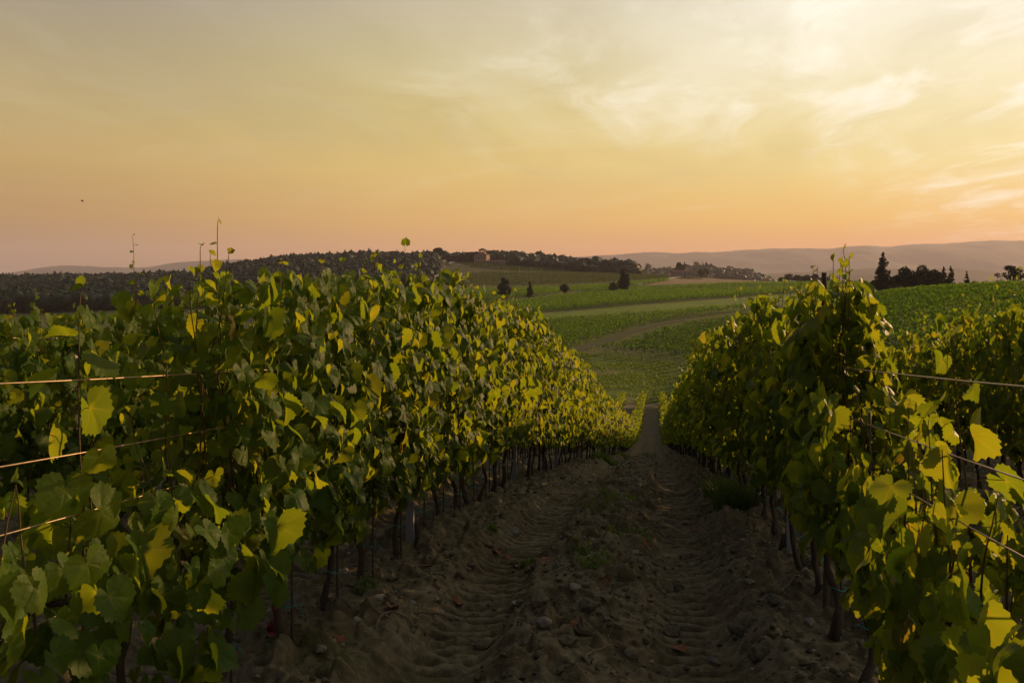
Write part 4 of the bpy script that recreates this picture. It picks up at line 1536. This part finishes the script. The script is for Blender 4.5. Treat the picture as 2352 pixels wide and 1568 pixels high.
def tree(name, label, cat, pos, h, wdt, kind, seed, n=1500, leaf=None, material='tree', group=None):
    rng = np.random.default_rng(seed)
    root = empty(name, pos)
    tag(root, label, cat, group)
    R = wdt / 2
    tr = MB()
    th = {'oval': 0.12, 'cone': 0.08, 'spiky': 0.1, 'round': 0.22, 'umbrella': 0.62, 'bush': 0.05, 'column': 0.05, 'sparse': 0.3}[kind]
    tr.tube([(0, 0, -0.6), (R * 0.03, 0, h * th * 0.6), (0, R * 0.03, h * (th + 0.25))], np.array([0.05, 0.035, 0.02]) * max(h * 0.55, wdt), 7)
    blobs = []
    if kind == 'oval':
        for t in np.linspace(0.16, 0.93, 9):
            w_ = R * math.sin(min(1, (t + 0.06) * 1.02) * PI) ** 0.6 * (1.05 - 0.2 * t)
            for _ in range(3):
                a = rng.uniform(0, 6.28)
                o_ = w_ * 0.35
                blobs.append((o_ * math.cos(a), o_ * math.sin(a), t * h, w_ * 0.72, w_ * 0.72, h * 0.085))
    elif kind in ('cone', 'column', 'spiky'):
        m = 12
        for i, t in enumerate(np.linspace(0.07, 0.97, m)):
            w_ = R * ((1 - t) ** (0.75 if kind != 'column' else 0.35)) + 0.04 * R
            if kind == 'column':
                w_ *= min(1, t * 5 + 0.4)
            k = 5 if kind == 'spiky' else 3
            for j in range(k):
                a = rng.uniform(0, 6.28)
                o_ = w_ * rng.uniform(0.3, 0.62)
                blobs.append((o_ * math.cos(a), o_ * math.sin(a), (t + rng.uniform(-.02, .02)) * h, w_ * 0.5, w_ * 0.5, h * (0.035 if kind == 'spiky' else 0.06)))
        blobs.append((0, 0, h * 0.95, R * 0.07, R * 0.07, h * 0.06))
        blobs.append((0, 0, h * 0.4, R * 0.3, R * 0.3, h * 0.36))
    elif kind == 'umbrella':
        for i in range(11):
            a, q = rng.uniform(0, 6.28), R * 0.68 * math.sqrt(rng.random())
            blobs.append((q * math.cos(a), q * math.sin(a), h * (0.86 + 0.05 * rng.random() - 0.06 * q / R), R * 0.36, R * 0.36, R * 0.24))
        for i in range(6):
            a = i * 1.05
            tr.tube([(0, 0, h * 0.6), (R * 0.3 * math.cos(a), R * 0.3 * math.sin(a), h * 0.74), (R * 0.55 * math.cos(a), R * 0.55 * math.sin(a), h * 0.84)], [0.12, 0.09, 0.05], 5)
    elif kind == 'sparse':
        for i in range(22):
            a, e = rng.uniform(0, 6.28), rng.uniform(-0.1, 1.5)
            q = R * rng.uniform(0.45, 0.98)
            c = (q * math.cos(a) * math.cos(e), q * math.sin(a) * math.cos(e), h * (0.5 + 0.42 * math.sin(e)))
            blobs.append((*c, R * 0.2, R * 0.2, R * 0.16))
            tr.tube([(0, 0, h * 0.3), (c[0] * 0.5, c[1] * 0.5, (h * 0.3 + c[2]) / 2 + 0.1), c], [0.10, 0.06, 0.02], 5)
    else:
        z0 = h * (0.58 if kind == 'round' else 0.48)
        blobs.append((0, 0, z0, R * 0.72, R * 0.72, h * 0.3))
        for i in range(14):
            a, e = rng.uniform(0, 6.28), rng.uniform(-0.55, 1.4)
            c = (R * 0.62 * math.cos(a) * math.cos(e), R * 0.62 * math.sin(a) * math.cos(e), z0 + h * 0.3 * math.sin(e))
            s = rng.uniform(0.26, 0.42)
            blobs.append((*c, R * s, R * s, h * s * 0.42))
            if i < 5:
                tr.tube([(0, 0, h * th), (c[0] * 0.4, c[1] * 0.4, (h * th + c[2]) / 2), c], [0.04 * wdt, 0.02 * wdt, 0.008 * wdt], 5)
    P = crown_points(blobs, n, rng)
    P[:, 2] = np.maximum(P[:, 2], 0.15)
    ls = leaf or 0.055 * wdt ** 0.6 * 1.0
    V, f = quad_leaves(P, ls * rng.uniform(0.7, 1.35, n), rng, 0.2, 1.2)
    tr.build('trunk', M['trunk'], root)
    link('crown', mesh('crown', V, [f], False), M[material], root)
    return root


def img_tree(name, label, cat, xd, top, base, wpx, kind, Y=None, seed=1, **kw):
    """tree whose foot and top are read off the photograph, at its own distance"""
    if Y is None:
        x, y, z = hit(xd, base, 130)
    else:
        x, y, z = at(xd, Y)
    h = (CY - top) / F * y - z
    return tree(name, label, cat, (x, y, z - 0.1), h, wpx / F * y, kind, seed, **kw)


LT = 'lone trees among the vineyard strips'
img_tree('cypress_tree', 'broad dark oval tree, leftmost of the lone trees in the vineyard', 'tree', 1158, 632, 686, 33, 'oval', None, 31, n=4200, leaf=0.3, material='needle', group=LT)
img_tree('cypress_tree', 'small dark conical tree right of the broad oval tree', 'tree', 1217, 645, 684, 21, 'cone', None, 32, n=2600, leaf=0.26, material='needle', group=LT)
img_tree('round_tree', 'small round bushy tree standing alone between the cone and the tall cypress', 'tree', 1297, 652, 678, 23, 'round', None, 33, n=2200, leaf=0.26, material='tree', group=LT)
img_tree('cypress_tree', 'tall dark ragged cypress in mid valley with a bush at its foot', 'tree', 1432, 612, 672, 30, 'oval', None, 34, n=4200, leaf=0.3, material='needle', group=LT)
img_tree('bush', 'olive green bush at the left foot of the tall cypress', 'bush', 1409, 645, 674, 27, 'bush', None, 35, n=1800, leaf=0.28, material='bush', group=LT)
GR = 'dark tree group behind the right-hand hill'
img_tree('conifer_tree', 'tallest dark cone-shaped conifer left of the tree group on the right', 'tree', 2027, 583, 0, 82, 'cone', 235, 41, n=6500, leaf=0.24, material='needle', group=GR)
img_tree('broadleaf_tree', 'dark rounded tree just right of the tallest conifer', 'tree', 2080, 614, 0, 60, 'round', 240, 42, n=3600, leaf=0.26, material='needle', group=GR)
img_tree('broadleaf_tree', 'dark broad tree in the middle of the group on the right', 'tree', 2124, 611, 0, 66, 'round', 238, 43, n=3800, leaf=0.26, material='needle', group=GR)
img_tree('broadleaf_tree', 'low dark tree filling the gap before the two pointed conifers', 'tree', 2150, 625, 0, 46, 'round', 236, 44, n=2600, leaf=0.26, material='needle', group=GR)
img_tree('conifer_tree', 'left of the twin pointed conifers in the right tree group', 'tree', 2168, 612, 0, 36, 'spiky', 242, 45, n=2600, leaf=0.22, material='needle', group=GR)
img_tree('conifer_tree', 'right of the twin pointed conifers in the right tree group', 'tree', 2184, 610, 0, 40, 'spiky', 240, 46, n=2600, leaf=0.22, material='needle', group=GR)
img_tree('conifer_tree', 'small thin pointed conifer right of the twin conifers', 'tree', 2220, 623, 0, 30, 'spiky', 238, 47, n=1800, leaf=0.2, material='needle', group=GR)
img_tree('bush', 'dark round bush at the right end of the tree group', 'bush', 2241, 640, 0, 28, 'bush', 225, 48, n=1600, leaf=0.24, material='tree', group=GR)
img_tree('bush', 'low dark bush in front of the pointed conifers', 'bush', 2205, 645, 0, 34, 'bush', 230, 49, n=1600, leaf=0.24, material='tree', group=GR)
img_tree('bush', 'low dark bush at the foot of the tallest conifer', 'bush', 2060, 648, 0, 40, 'bush', 230, 50, n=1800, leaf=0.24, material='tree', group=GR)
img_tree('sparse_tree', 'thin airy tree alone on the hill crest at the right edge', 'tree', 2322, 606, 0, 66, 'sparse', 190, 51, n=1100, leaf=0.17, material='tree')
CL = 'dark trees on the far crest left of the tall vine'
for i, (xd, top, wp) in enumerate([(1795, 637, 18), (1812, 629, 26), (1832, 632, 24), (1855, 631, 28), (1872, 628, 18), (1893, 634, 26), (1915, 640, 22), (1845, 640, 34)]):
    img_tree('broadleaf_tree', 'dark rounded tree in the low clump on the far crest', 'tree', xd, top, 0, wp, 'round', 640 + i * 4, 60 + i, n=1300, leaf=0.42, material='tree', group=CL)
# hilltop skyline
HT = 'skyline trees on the villa hill'
img_tree('umbrella_pine', 'left of the two flat-topped umbrella pines beside the villa', 'tree', 1080, 579, 0, 28, 'umbrella', 845, 71, n=2200, leaf=0.42, material='needle', group=HT)
img_tree('umbrella_pine', 'right flat-topped umbrella pine touching the villa tower', 'tree', 1095, 577, 0, 22, 'umbrella', 850, 72, n=2000, leaf=0.42, material='needle', group=HT)
img_tree('broadleaf_tree', 'big dark double-topped tree on the skyline left of the villa', 'tree', 1005, 569, 0, 34, 'round', 880, 73, n=3000, leaf=0.5, material='needle', group=HT)
img_tree('conifer_tree', 'dark pointed conifer on the skyline between the big tree and the pines', 'tree', 1029, 583, 0, 22, 'cone', 860, 74, n=1800, leaf=0.42, material='needle', group=HT)
img_tree('cypress_tree', 'single thin cypress spire on the skyline of the wooded hill', 'tree', 853, 577, 0, 4.5, 'column', 930, 75, n=700, leaf=0.4, material='needle', group=HT)
img_tree('cypress_tree', 'slim cypress on the skyline left of the long leaf-tipped shoot', 'tree', 566, 602, 0, 6, 'column', 900, 76, n=700, leaf=0.4, material='needle', group=HT)
img_tree('cypress_tree', 'thin cypress on the left skyline right of the slim one', 'tree', 594, 600, 0, 4, 'column', 905, 77, n=600, leaf=0.4, material='needle', group=HT)
for i, (xd, top, wp, kd) in enumerate([(905, 577, 30, 'umbrella'), (928, 578, 20, 'spiky'), (942, 581, 14, 'spiky'), (955, 580, 16, 'umbrella'), (966, 581, 12, 'spiky'), (742, 589, 22, 'umbrella'), (810, 592, 24, 'umbrella'),
                                       (1062, 588, 20, 'round'), (1048, 590, 16, 'round'), (975, 588, 16, 'round')]):
    img_tree('pine_tree' if kd != 'round' else 'broadleaf_tree', 'dark pine standing out on the wooded skyline left of the villa' if kd != 'round' else 'small dark tree on the skyline left of the villa',
             'tree', xd, top, 0, wp, kd, 925 if xd < 980 else 870, 80 + i, n=1000, leaf=0.5, material='needle', group=HT)
# farmhouse trees
FT = 'trees round the stone farmhouse'
img_tree('broadleaf_tree', 'big dark tree rising behind the stone farmhouse roof', 'tree', 1561, 603, 0, 26, 'round', 815, 91, n=2400, leaf=0.45, material='tree', group=FT)
img_tree('cypress_tree', 'narrow cypress beside the big tree behind the farmhouse', 'tree', 1572, 602, 0, 6, 'column', 818, 92, n=900, leaf=0.4, material='needle', group=FT)
img_tree('round_tree', 'rounded tree at the right end of the stone farmhouse', 'tree', 1610, 618, 0, 22, 'round', 770, 93, n=1500, leaf=0.42, material='bush', group=FT)
img_tree('bush', 'wide low bush in front of the stone farmhouse', 'bush', 1575, 638, 0, 40, 'bush', 690, 94, n=1500, leaf=0.42, material='bush', group=FT)
img_tree('bush', 'second low bush in front of the farmhouse, further right', 'bush', 1600, 640, 0, 30, 'bush', 690, 95, n=1300, leaf=0.42, material='bush', group=FT)
img_tree('round_tree', 'dark small tree behind the right end of the farmhouse', 'tree', 1622, 617, 0, 18, 'round', 830, 96, n=1200, leaf=0.42, material='tree', group=FT)
# far ridge skyline
for i, (xd, top, wp, kd) in enumerate([(1437, 598, 6, 'cone'), (1600, 600, 26, 'round'), (1614, 602, 4, 'column'), (1622, 603, 12, 'round'), (1631, 604, 12, 'round'), (1676, 609, 28, 'round'), (1488, 605, 22, 'round'), (1535, 614, 10, 'spiky')]):
    img_tree('ridge_tree', ['pointed tree on the far ridge crest', 'rounded tree on the far bluish ridge crest'][kd == 'round'] if kd != 'column' else 'thin cypress on the far bluish ridge',
             'tree', xd, top, 0, wp, kd, 1545, 110 + i, n=900, leaf=0.7, material='tree', group='trees on the far bluish ridge')


# ------------------------------------------------------------------ woods
def wood(label, poly, yr, spacing, h, seed, nl=80, leaf=0.85, reject=None):
    rng = np.random.default_rng(seed)
    poly = np.array(poly, float)
    p0, p1 = (poly[:, 0].min() - CX) / F, (poly[:, 0].max() - CX) / F
    x0, x1 = min(p0 * yr[0], p0 * yr[1]), max(p1 * yr[0], p1 * yr[1])
    gx, gy = np.meshgrid(np.arange(x0, x1, spacing), np.arange(yr[0], yr[1], spacing))
    x = gx.ravel() + rng.uniform(-.45, .45, gx.size) * spacing
    y = gy.ravel() + rng.uniform(-.45, .45, gx.size) * spacing
    z = land(x, y)
    ok = inpoly(CX + F * x / y, CY - F * z / y, poly)
    x, y, z = x[ok], y[ok], z[ok]
    if reject is not None:
        ok = ~reject(CX + F * x / y, y)
        x, y, z = x[ok], y[ok], z[ok]
    n = len(x)
    hh = h * rng.uniform(0.6, 1.3, n) * (0.6 + 0.8 * fbm(x / 40, y / 40, 3, seed))
    rr = spacing * rng.uniform(0.55, 1.25, n)
    import bmesh
    bm = bmesh.new()
    bmesh.ops.create_icosphere(bm, subdivisions=2 if 5.5 < spacing < 9 else 1, radius=1.0)
    B = np.array([v.co[:] for v in bm.verts])
    Fi = np.array([[v.index for v in f.verts] for f in bm.faces])
    bm.free()
    o1, o2 = rng.uniform(0, 90, (n, 1)), rng.uniform(0, 90, (n, 1))
    lump = 0.42 + 1.15 * fbm(B[None, :, 0] * 1.9 + B[None, :, 2] * 1.1 + o1, B[None, :, 1] * 1.9 - B[None, :, 2] * 1.3 + o2, 3, seed)
    C = np.stack([x[:, None] + B[None, :, 0] * rr[:, None] * lump, y[:, None] + B[None, :, 1] * rr[:, None] * lump,
                  z[:, None] + hh[:, None] * (0.52 + 0.44 * B[None, :, 2] * lump)], -1)
    V0 = C.reshape(-1, 3)
    f0 = (Fi[None] + (np.arange(n) * len(B))[:, None, None]).reshape(-1, 3)
    pick = rng.integers(0, len(B), (n, nl // 2))
    P = np.take_along_axis(C, np.repeat(pick[..., None], 3, 2), 1)
    P = (P + rng.normal(0, 0.35, P.shape)).reshape(-1, 3)
    V, f = quad_leaves(P, leaf * 0.9 * rng.uniform(0.6, 1.3, len(P)), rng, 0.3, 1.0)
    V = np.concatenate([V0, V])
    f = [f0, f + len(V0)]
    c = P.mean(0)
    o = link('woodland', mesh('woodland', V - c, f, spacing < 5.5), M['wood_leaf'], None, tuple(c))
    tag(o, label, 'woodland', 'woods on the hills', 'stuff')
    print('wood', label[:40], n)


wood('dark oak wood covering the long hill left of the villa', [(430, 652), (480, 636), (560, 618), (640, 606), (760, 600), (1000, 598), (1006, 612), (1015, 640), (985, 658), (780, 661), (530, 661), (430, 665)], (540, 1010), 4.9, 8.5, 201, 60)
wood('dark wood on the low ground along the left edge', [(-300, 640), (0, 640), (300, 640), (430, 645), (470, 660), (530, 668), (540, 700), (480, 730), (300, 730), (0, 730), (-300, 720)], (420, 960), 5.2, 7.5, 202, 50, 0.9)
wood('dark wood on the ridge right of the villa', [(1118, 560), (1460, 560), (1460, 640), (1118, 640)], (790, 1010), 6.5, 12.0, 203, reject=lambda a, b: (b < np.interp(a, [1118, 1165, 1185, 1330, 1460], [866, 866, 815, 800, 795])))
wood('bluish wooded ridge beyond the farmhouse', [(1380, 618), (1450, 612), (1700, 618), (1790, 640), (1820, 660), (1750, 652), (1600, 650), (1380, 650)], (1330, 1640), 8.5, 12.0, 204, 60, 1.2)

wood('dark tree belt along the crest between the wooded hill and the villa', [(1000, 560), (1100, 560), (1100, 640), (1000, 640)], (868, 960), 6.0, 8.0, 205)

# ------------------------------------------------------------------ buildings
M['plaster'] = rough_mat('ochre_plaster', (0.24, 0.16, 0.11), (0.34, 0.23, 0.16), 0.8, 0.95, 0.3, 0.03)
M['stonewall'] = rough_mat('stone_wall', (0.14, 0.12, 0.10), (0.28, 0.24, 0.20), 1.6, 0.95, 0.6, 0.06)
M['tiles'] = rough_mat('clay_tiles', (0.14, 0.075, 0.05), (0.24, 0.13, 0.085), 3.0, 0.95, 0.6, 0.05)
M['glass'] = rough_mat('window_pane', (0.015, 0.015, 0.018), (0.03, 0.03, 0.034), 1.0, 0.2, 0.0, 0.01, 0.5)
M['pale_plaster'] = rough_mat('pale_plaster', (0.40, 0.34, 0.28), (0.50, 0.44, 0.36), 0.8, 0.9, 0.2, 0.02)


def hip_roof(mb, c, sx, sy, z, rise, over=0.5, ridge=0.0):
    x, y = sx / 2 + over, sy / 2 + over
    V = [(c[0] - x, c[1] - y, z), (c[0] + x, c[1] - y, z), (c[0] + x, c[1] + y, z), (c[0] - x, c[1] + y, z),
         (c[0] - ridge, c[1], z + rise), (c[0] + ridge, c[1], z + rise),
         (c[0] - x, c[1] - y, z - 0.18), (c[0] + x, c[1] - y, z - 0.18), (c[0] + x, c[1] + y, z - 0.18), (c[0] - x, c[1] + y, z - 0.18)]
    mb.add(V, [[0, 1, 5, 4], [2, 3, 4, 5], [0, 6, 7, 1], [1, 7, 8, 2], [2, 8, 9, 3], [3, 9, 6, 0], [9, 8, 7, 6]], [[1, 2, 5], [3, 0, 4]])


def gable_roof(mb, c, sx, sy, z, rise, over=0.4):
    x, y, t = sx / 2 + over, sy / 2 + over, 0.16
    V = []
    for dz in (0, -t):
        V += [(c[0] - x, c[1] - y, z + dz), (c[0] + x, c[1] - y, z + dz), (c[0] + x, c[1] + y, z + dz), (c[0] - x, c[1] + y, z + dz),
              (c[0] - x, c[1], z + rise + dz), (c[0] + x, c[1], z + rise + dz)]
    mb.add(V, [[0, 1, 5, 4], [2, 3, 4, 5], [6, 10, 11, 7], [8, 11, 10, 9], [0, 6, 7, 1], [2, 8, 9, 3], [0, 4, 10, 6], [4, 3, 9, 10], [1, 7, 11, 5], [5, 11, 8, 2]])


def window(root, x, y, z, wd, ht, face='y', frame='pale_plaster'):
    fr = MB()
    if face == 'y':
        fr.box((x, y - 0.03, z + ht / 2 + 0.06), (wd + 0.3, 0.12, 0.12))
        fr.box((x, y - 0.05, z - ht / 2 - 0.06), (wd + 0.36, 0.18, 0.12))
        fr.box((x - wd / 2 - 0.06, y - 0.03, z), (0.12, 0.12, ht))
        fr.box((x + wd / 2 + 0.06, y - 0.03, z), (0.12, 0.12, ht))
        pane = ((x, y - 0.006, z), (wd, 0.03, ht))
    else:
        fr.box((x + 0.03, y, z + ht / 2 + 0.06), (0.12, wd + 0.3, 0.12))
        fr.box((x + 0.05, y, z - ht / 2 - 0.06), (0.18, wd + 0.36, 0.12))
        fr.box((x + 0.03, y - wd / 2 - 0.06, z), (0.12, 0.12, ht))
        fr.box((x + 0.03, y + wd / 2 + 0.06, z), (0.12, 0.12, ht))
        pane = ((x + 0.006, y, z), (0.03, wd, ht))
    f = fr.build('window', M[frame], root, smooth=False)
    pm = MB()
    pm.box(*pane)
    pm.build('pane', M['glass'], f, smooth=False)


def villa():
    x, y, z = at(1107, 838)
    root = empty('villa', (x, y, z - 0.6), math.radians(-16))
    tag(root, 'old villa with hipped roof and small lookout tower on the hilltop', 'house')
    b = MB()
    b.box((0, 0, 4.6), (12.5, 11, 10.4))
    b.build('wall', M['plaster'], root, smooth=False)
    r = MB()
    hip_roof(r, (0, 0), 12.5, 11, 9.98, 2.3, 0.7, 1.2)
    r.build('roof', M['tiles'], root, smooth=False)
    for cx in (-4.2, -1.4, 1.4, 4.2):
        for cz in (2.6, 6.9):
            window(root, cx, -5.5, cz, 1.1, 1.7)
    for cy in (-3.2, 0, 3.2):
        for cz in (2.6, 6.9):
            window(root, 6.25, cy, cz, 1.0, 1.7, 'x')
    # open lookout with piers and arches
    l = MB()
    l.box((0.6, 0, 11.9), (5.6, 5.2, 1.6))
    for px_ in (-2.0, -0.27, 1.47, 3.2):
        for py_ in (-2.4, 2.4):
            l.box((px_, py_, 13.6), (0.5, 0.4, 1.8))
    for py_ in (-1.2, 1.2):
        for px_ in (-2.0, 3.2):
            l.box((px_, py_, 13.6), (0.4, 0.45, 1.8))
    l.box((0.6, 0, 14.75), (5.9, 5.5, 0.5))
    lk = l.build('lookout_tower', M['plaster'], root, smooth=False)
    r = MB()
    hip_roof(r, (0.6, 0), 5.9, 5.5, 15.2, 1.5, 0.6, 0.3)
    r.build('tower_roof', M['tiles'], lk, smooth=False)
    wg = MB()
    wg.box((15.3, -3.2, 1.6), (18, 5, 4.4))
    w_ = wg.build('wing', M['stonewall'], root, smooth=False)
    r = MB()
    gable_roof(r, (15.3, -3.2), 18, 5, 3.86, 0.9, 0.4)
    r.build('wing_roof', M['tiles'], w_, smooth=False)
    for i in range(6):
        window(w_, 8.6 + i * 2.7, -5.7, 2.0, 0.9, 1.5)
    c = MB()
    c.box((-3.5, 1.0, 11.9), (0.7, 0.7, 1.9))
    c.build('chimney', M['plaster'], root, smooth=False)


villa()


def house(name, label, pos, rz, sx, sy, hw, rise, wall, nwin, roof='tiles'):
    root = empty(name, pos, rz)
    tag(root, label, 'house')
    b = MB()
    b.box((0, 0, hw / 2 - 0.5), (sx, sy, hw + 1))
    # gable ends
    b.add([(-sx / 2 + .002, -sy / 2, hw), (-sx / 2 + .002, sy / 2, hw), (-sx / 2 + .002, 0, hw + rise - 0.18), (-sx / 2 + .25, -sy / 2, hw), (-sx / 2 + .25, sy / 2, hw), (-sx / 2 + .25, 0, hw + rise - 0.18)],
          [[0, 2, 1], [3, 4, 5]], [[0, 3, 5, 2], [1, 2, 5, 4]])
    b.add([(sx / 2 - .002, -sy / 2, hw), (sx / 2 - .002, sy / 2, hw), (sx / 2 - .002, 0, hw + rise - 0.18), (sx / 2 - .25, -sy / 2, hw), (sx / 2 - .25, sy / 2, hw), (sx / 2 - .25, 0, hw + rise - 0.18)],
          [[0, 1, 2], [3, 5, 4]], [[0, 2, 5, 3], [1, 4, 5, 2]])
    b.build('wall', M[wall], root, smooth=False)
    r = MB()
    gable_roof(r, (0, 0), sx, sy, hw + 0.02, rise, 0.45)
    r.build('roof', M[roof], root, smooth=False)
    for i in range(nwin):
        window(root, -sx / 2 + (i + 0.5) * sx / nwin, -sy / 2, hw * 0.62, 0.9, 1.3)
    d = MB()
    d.box((sx * 0.08, -sy / 2 - 0.02, 1.1), (1.2, 0.08, 2.2))
    d.build('door', M['oldwood'], root, smooth=False)
    return root


x, y, z = at(1568, 775)
house('farmhouse', 'grey stone farmhouse with low tiled roof on the knoll in mid distance', (x, y, z), math.radians(-6), 21, 8, 4.6, 2.0, 'stonewall', 6)
x, y, z = at(1607, 785)
house('farmhouse', 'lower stone outbuilding at the right end of the farmhouse', (x, y, z), math.radians(-4), 10, 7, 3.2, 1.5, 'stonewall', 3)
x, y, z = at(1629, 780)
house('shed', 'tiny pale-walled shed right of the farmhouse', (x, y, z), math.radians(12), 4.5, 4, 2.6, 1.1, 'pale_plaster', 1)
x, y, z = at(985, 870)
house('farmhouse', 'low pale house half hidden by trees on the skyline left of the villa', (x, y, z), math.radians(8), 14, 8, 6.0, 1.8, 'stonewall', 4)
x, y, z = at(556, 330)
house('shed', 'grey-roofed shed glimpsed between the leaves of the left row', (x, y, z), math.radians(20), 9, 7, 3.0, 1.6, 'stonewall', 2, 'stonewall')

# utility poles
for (xd, top, Y, lb) in [(1482, 618, 700, 'pale utility pole by the road left of the farmhouse'), (1193, 612, 700, 'utility pole on the slope below the villa'),
                         (1220, 614, 740, 'middle utility pole right of the one below the villa'), (1242, 616, 760, 'rightmost utility pole below the villa wood')]:
    x, y, z = at(xd, Y)
    h = (CY - top) / F * y - z
    root = empty('utility_pole', (x, y, z))
    tag(root, lb, 'utility pole')
    p_ = MB()
    p_.tube([(0, 0, -0.3), (0, 0, h * 0.5), (0, 0, h)], [0.16, 0.14, 0.11], 8)
    p_.build('pole', M['paleposts'], root)
    c = MB()
    c.box((0, 0, h - 0.5), (1.5, 0.34, 0.12))
    for s in (-0.6, 0, 0.6):
        c.tube([(s, 0, h - 0.44), (s, 0, h - 0.2)], 0.05, 6)
    c.build('crossarm', M['paleposts'], root, smooth=False)

# bird
mb = MB()
bx_, by_, bz_ = (189 - CX) / F * 160, 160.0, (CY - 462) / F * 160
u = np.linspace(-1, 1, 9)
mb.tube(np.stack([0.32 * u, 0 * u, -0.02 * u], 1), 0.07 * np.sqrt(np.clip(1 - u * u, 0.02, 1)), 8)
for s in (-1, 1):
    mb.add([(-0.08, s * 0.03, 0.03), (0.12, s * 0.03, 0.03), (0.02, s * 0.45, 0.22), (-0.10, s * 0.45, 0.20), (-0.16, s * 0.85, 0.10),
            (-0.08, s * 0.03, 0.05), (0.12, s * 0.03, 0.05), (0.02, s * 0.45, 0.235), (-0.10, s * 0.45, 0.215), (-0.16, s * 0.85, 0.11)],
           [[0, 1, 2, 3], [5, 8, 7, 6]], [[3, 2, 4], [8, 9, 7]])
o = mb.build('bird', M['bark'], None, (bx_, by_, bz_), smooth=False)
o.rotation_euler = (0, math.radians(12), math.radians(15))
tag(o, 'tiny dark bird gliding in the sky on the left', 'bird')

# ------------------------------------------------------------------ haze
hz = bpy.data.materials.new('haze')
hz.use_nodes = True
t = NT(hz.node_tree)
t.n.clear()
vo = t.new('ShaderNodeVolumePrincipled')
vo.inputs['Color'].default_value = (0.78, 0.73, 0.90, 1)
vo.inputs['Density'].default_value = 0.000072
vo.inputs['Anisotropy'].default_value = 0.2
ho = t.new('ShaderNodeOutputMaterial')
t.l.new(vo.outputs[0], ho.inputs['Volume'])
mb = MB()
mb.box((0, 3500, 175), (19000, 17000, 530))
o = mb.build('haze', hz, None, (0, 0, 0), smooth=False)
tag(o, 'thin evening haze filling the valley', 'haze', None, 'stuff')
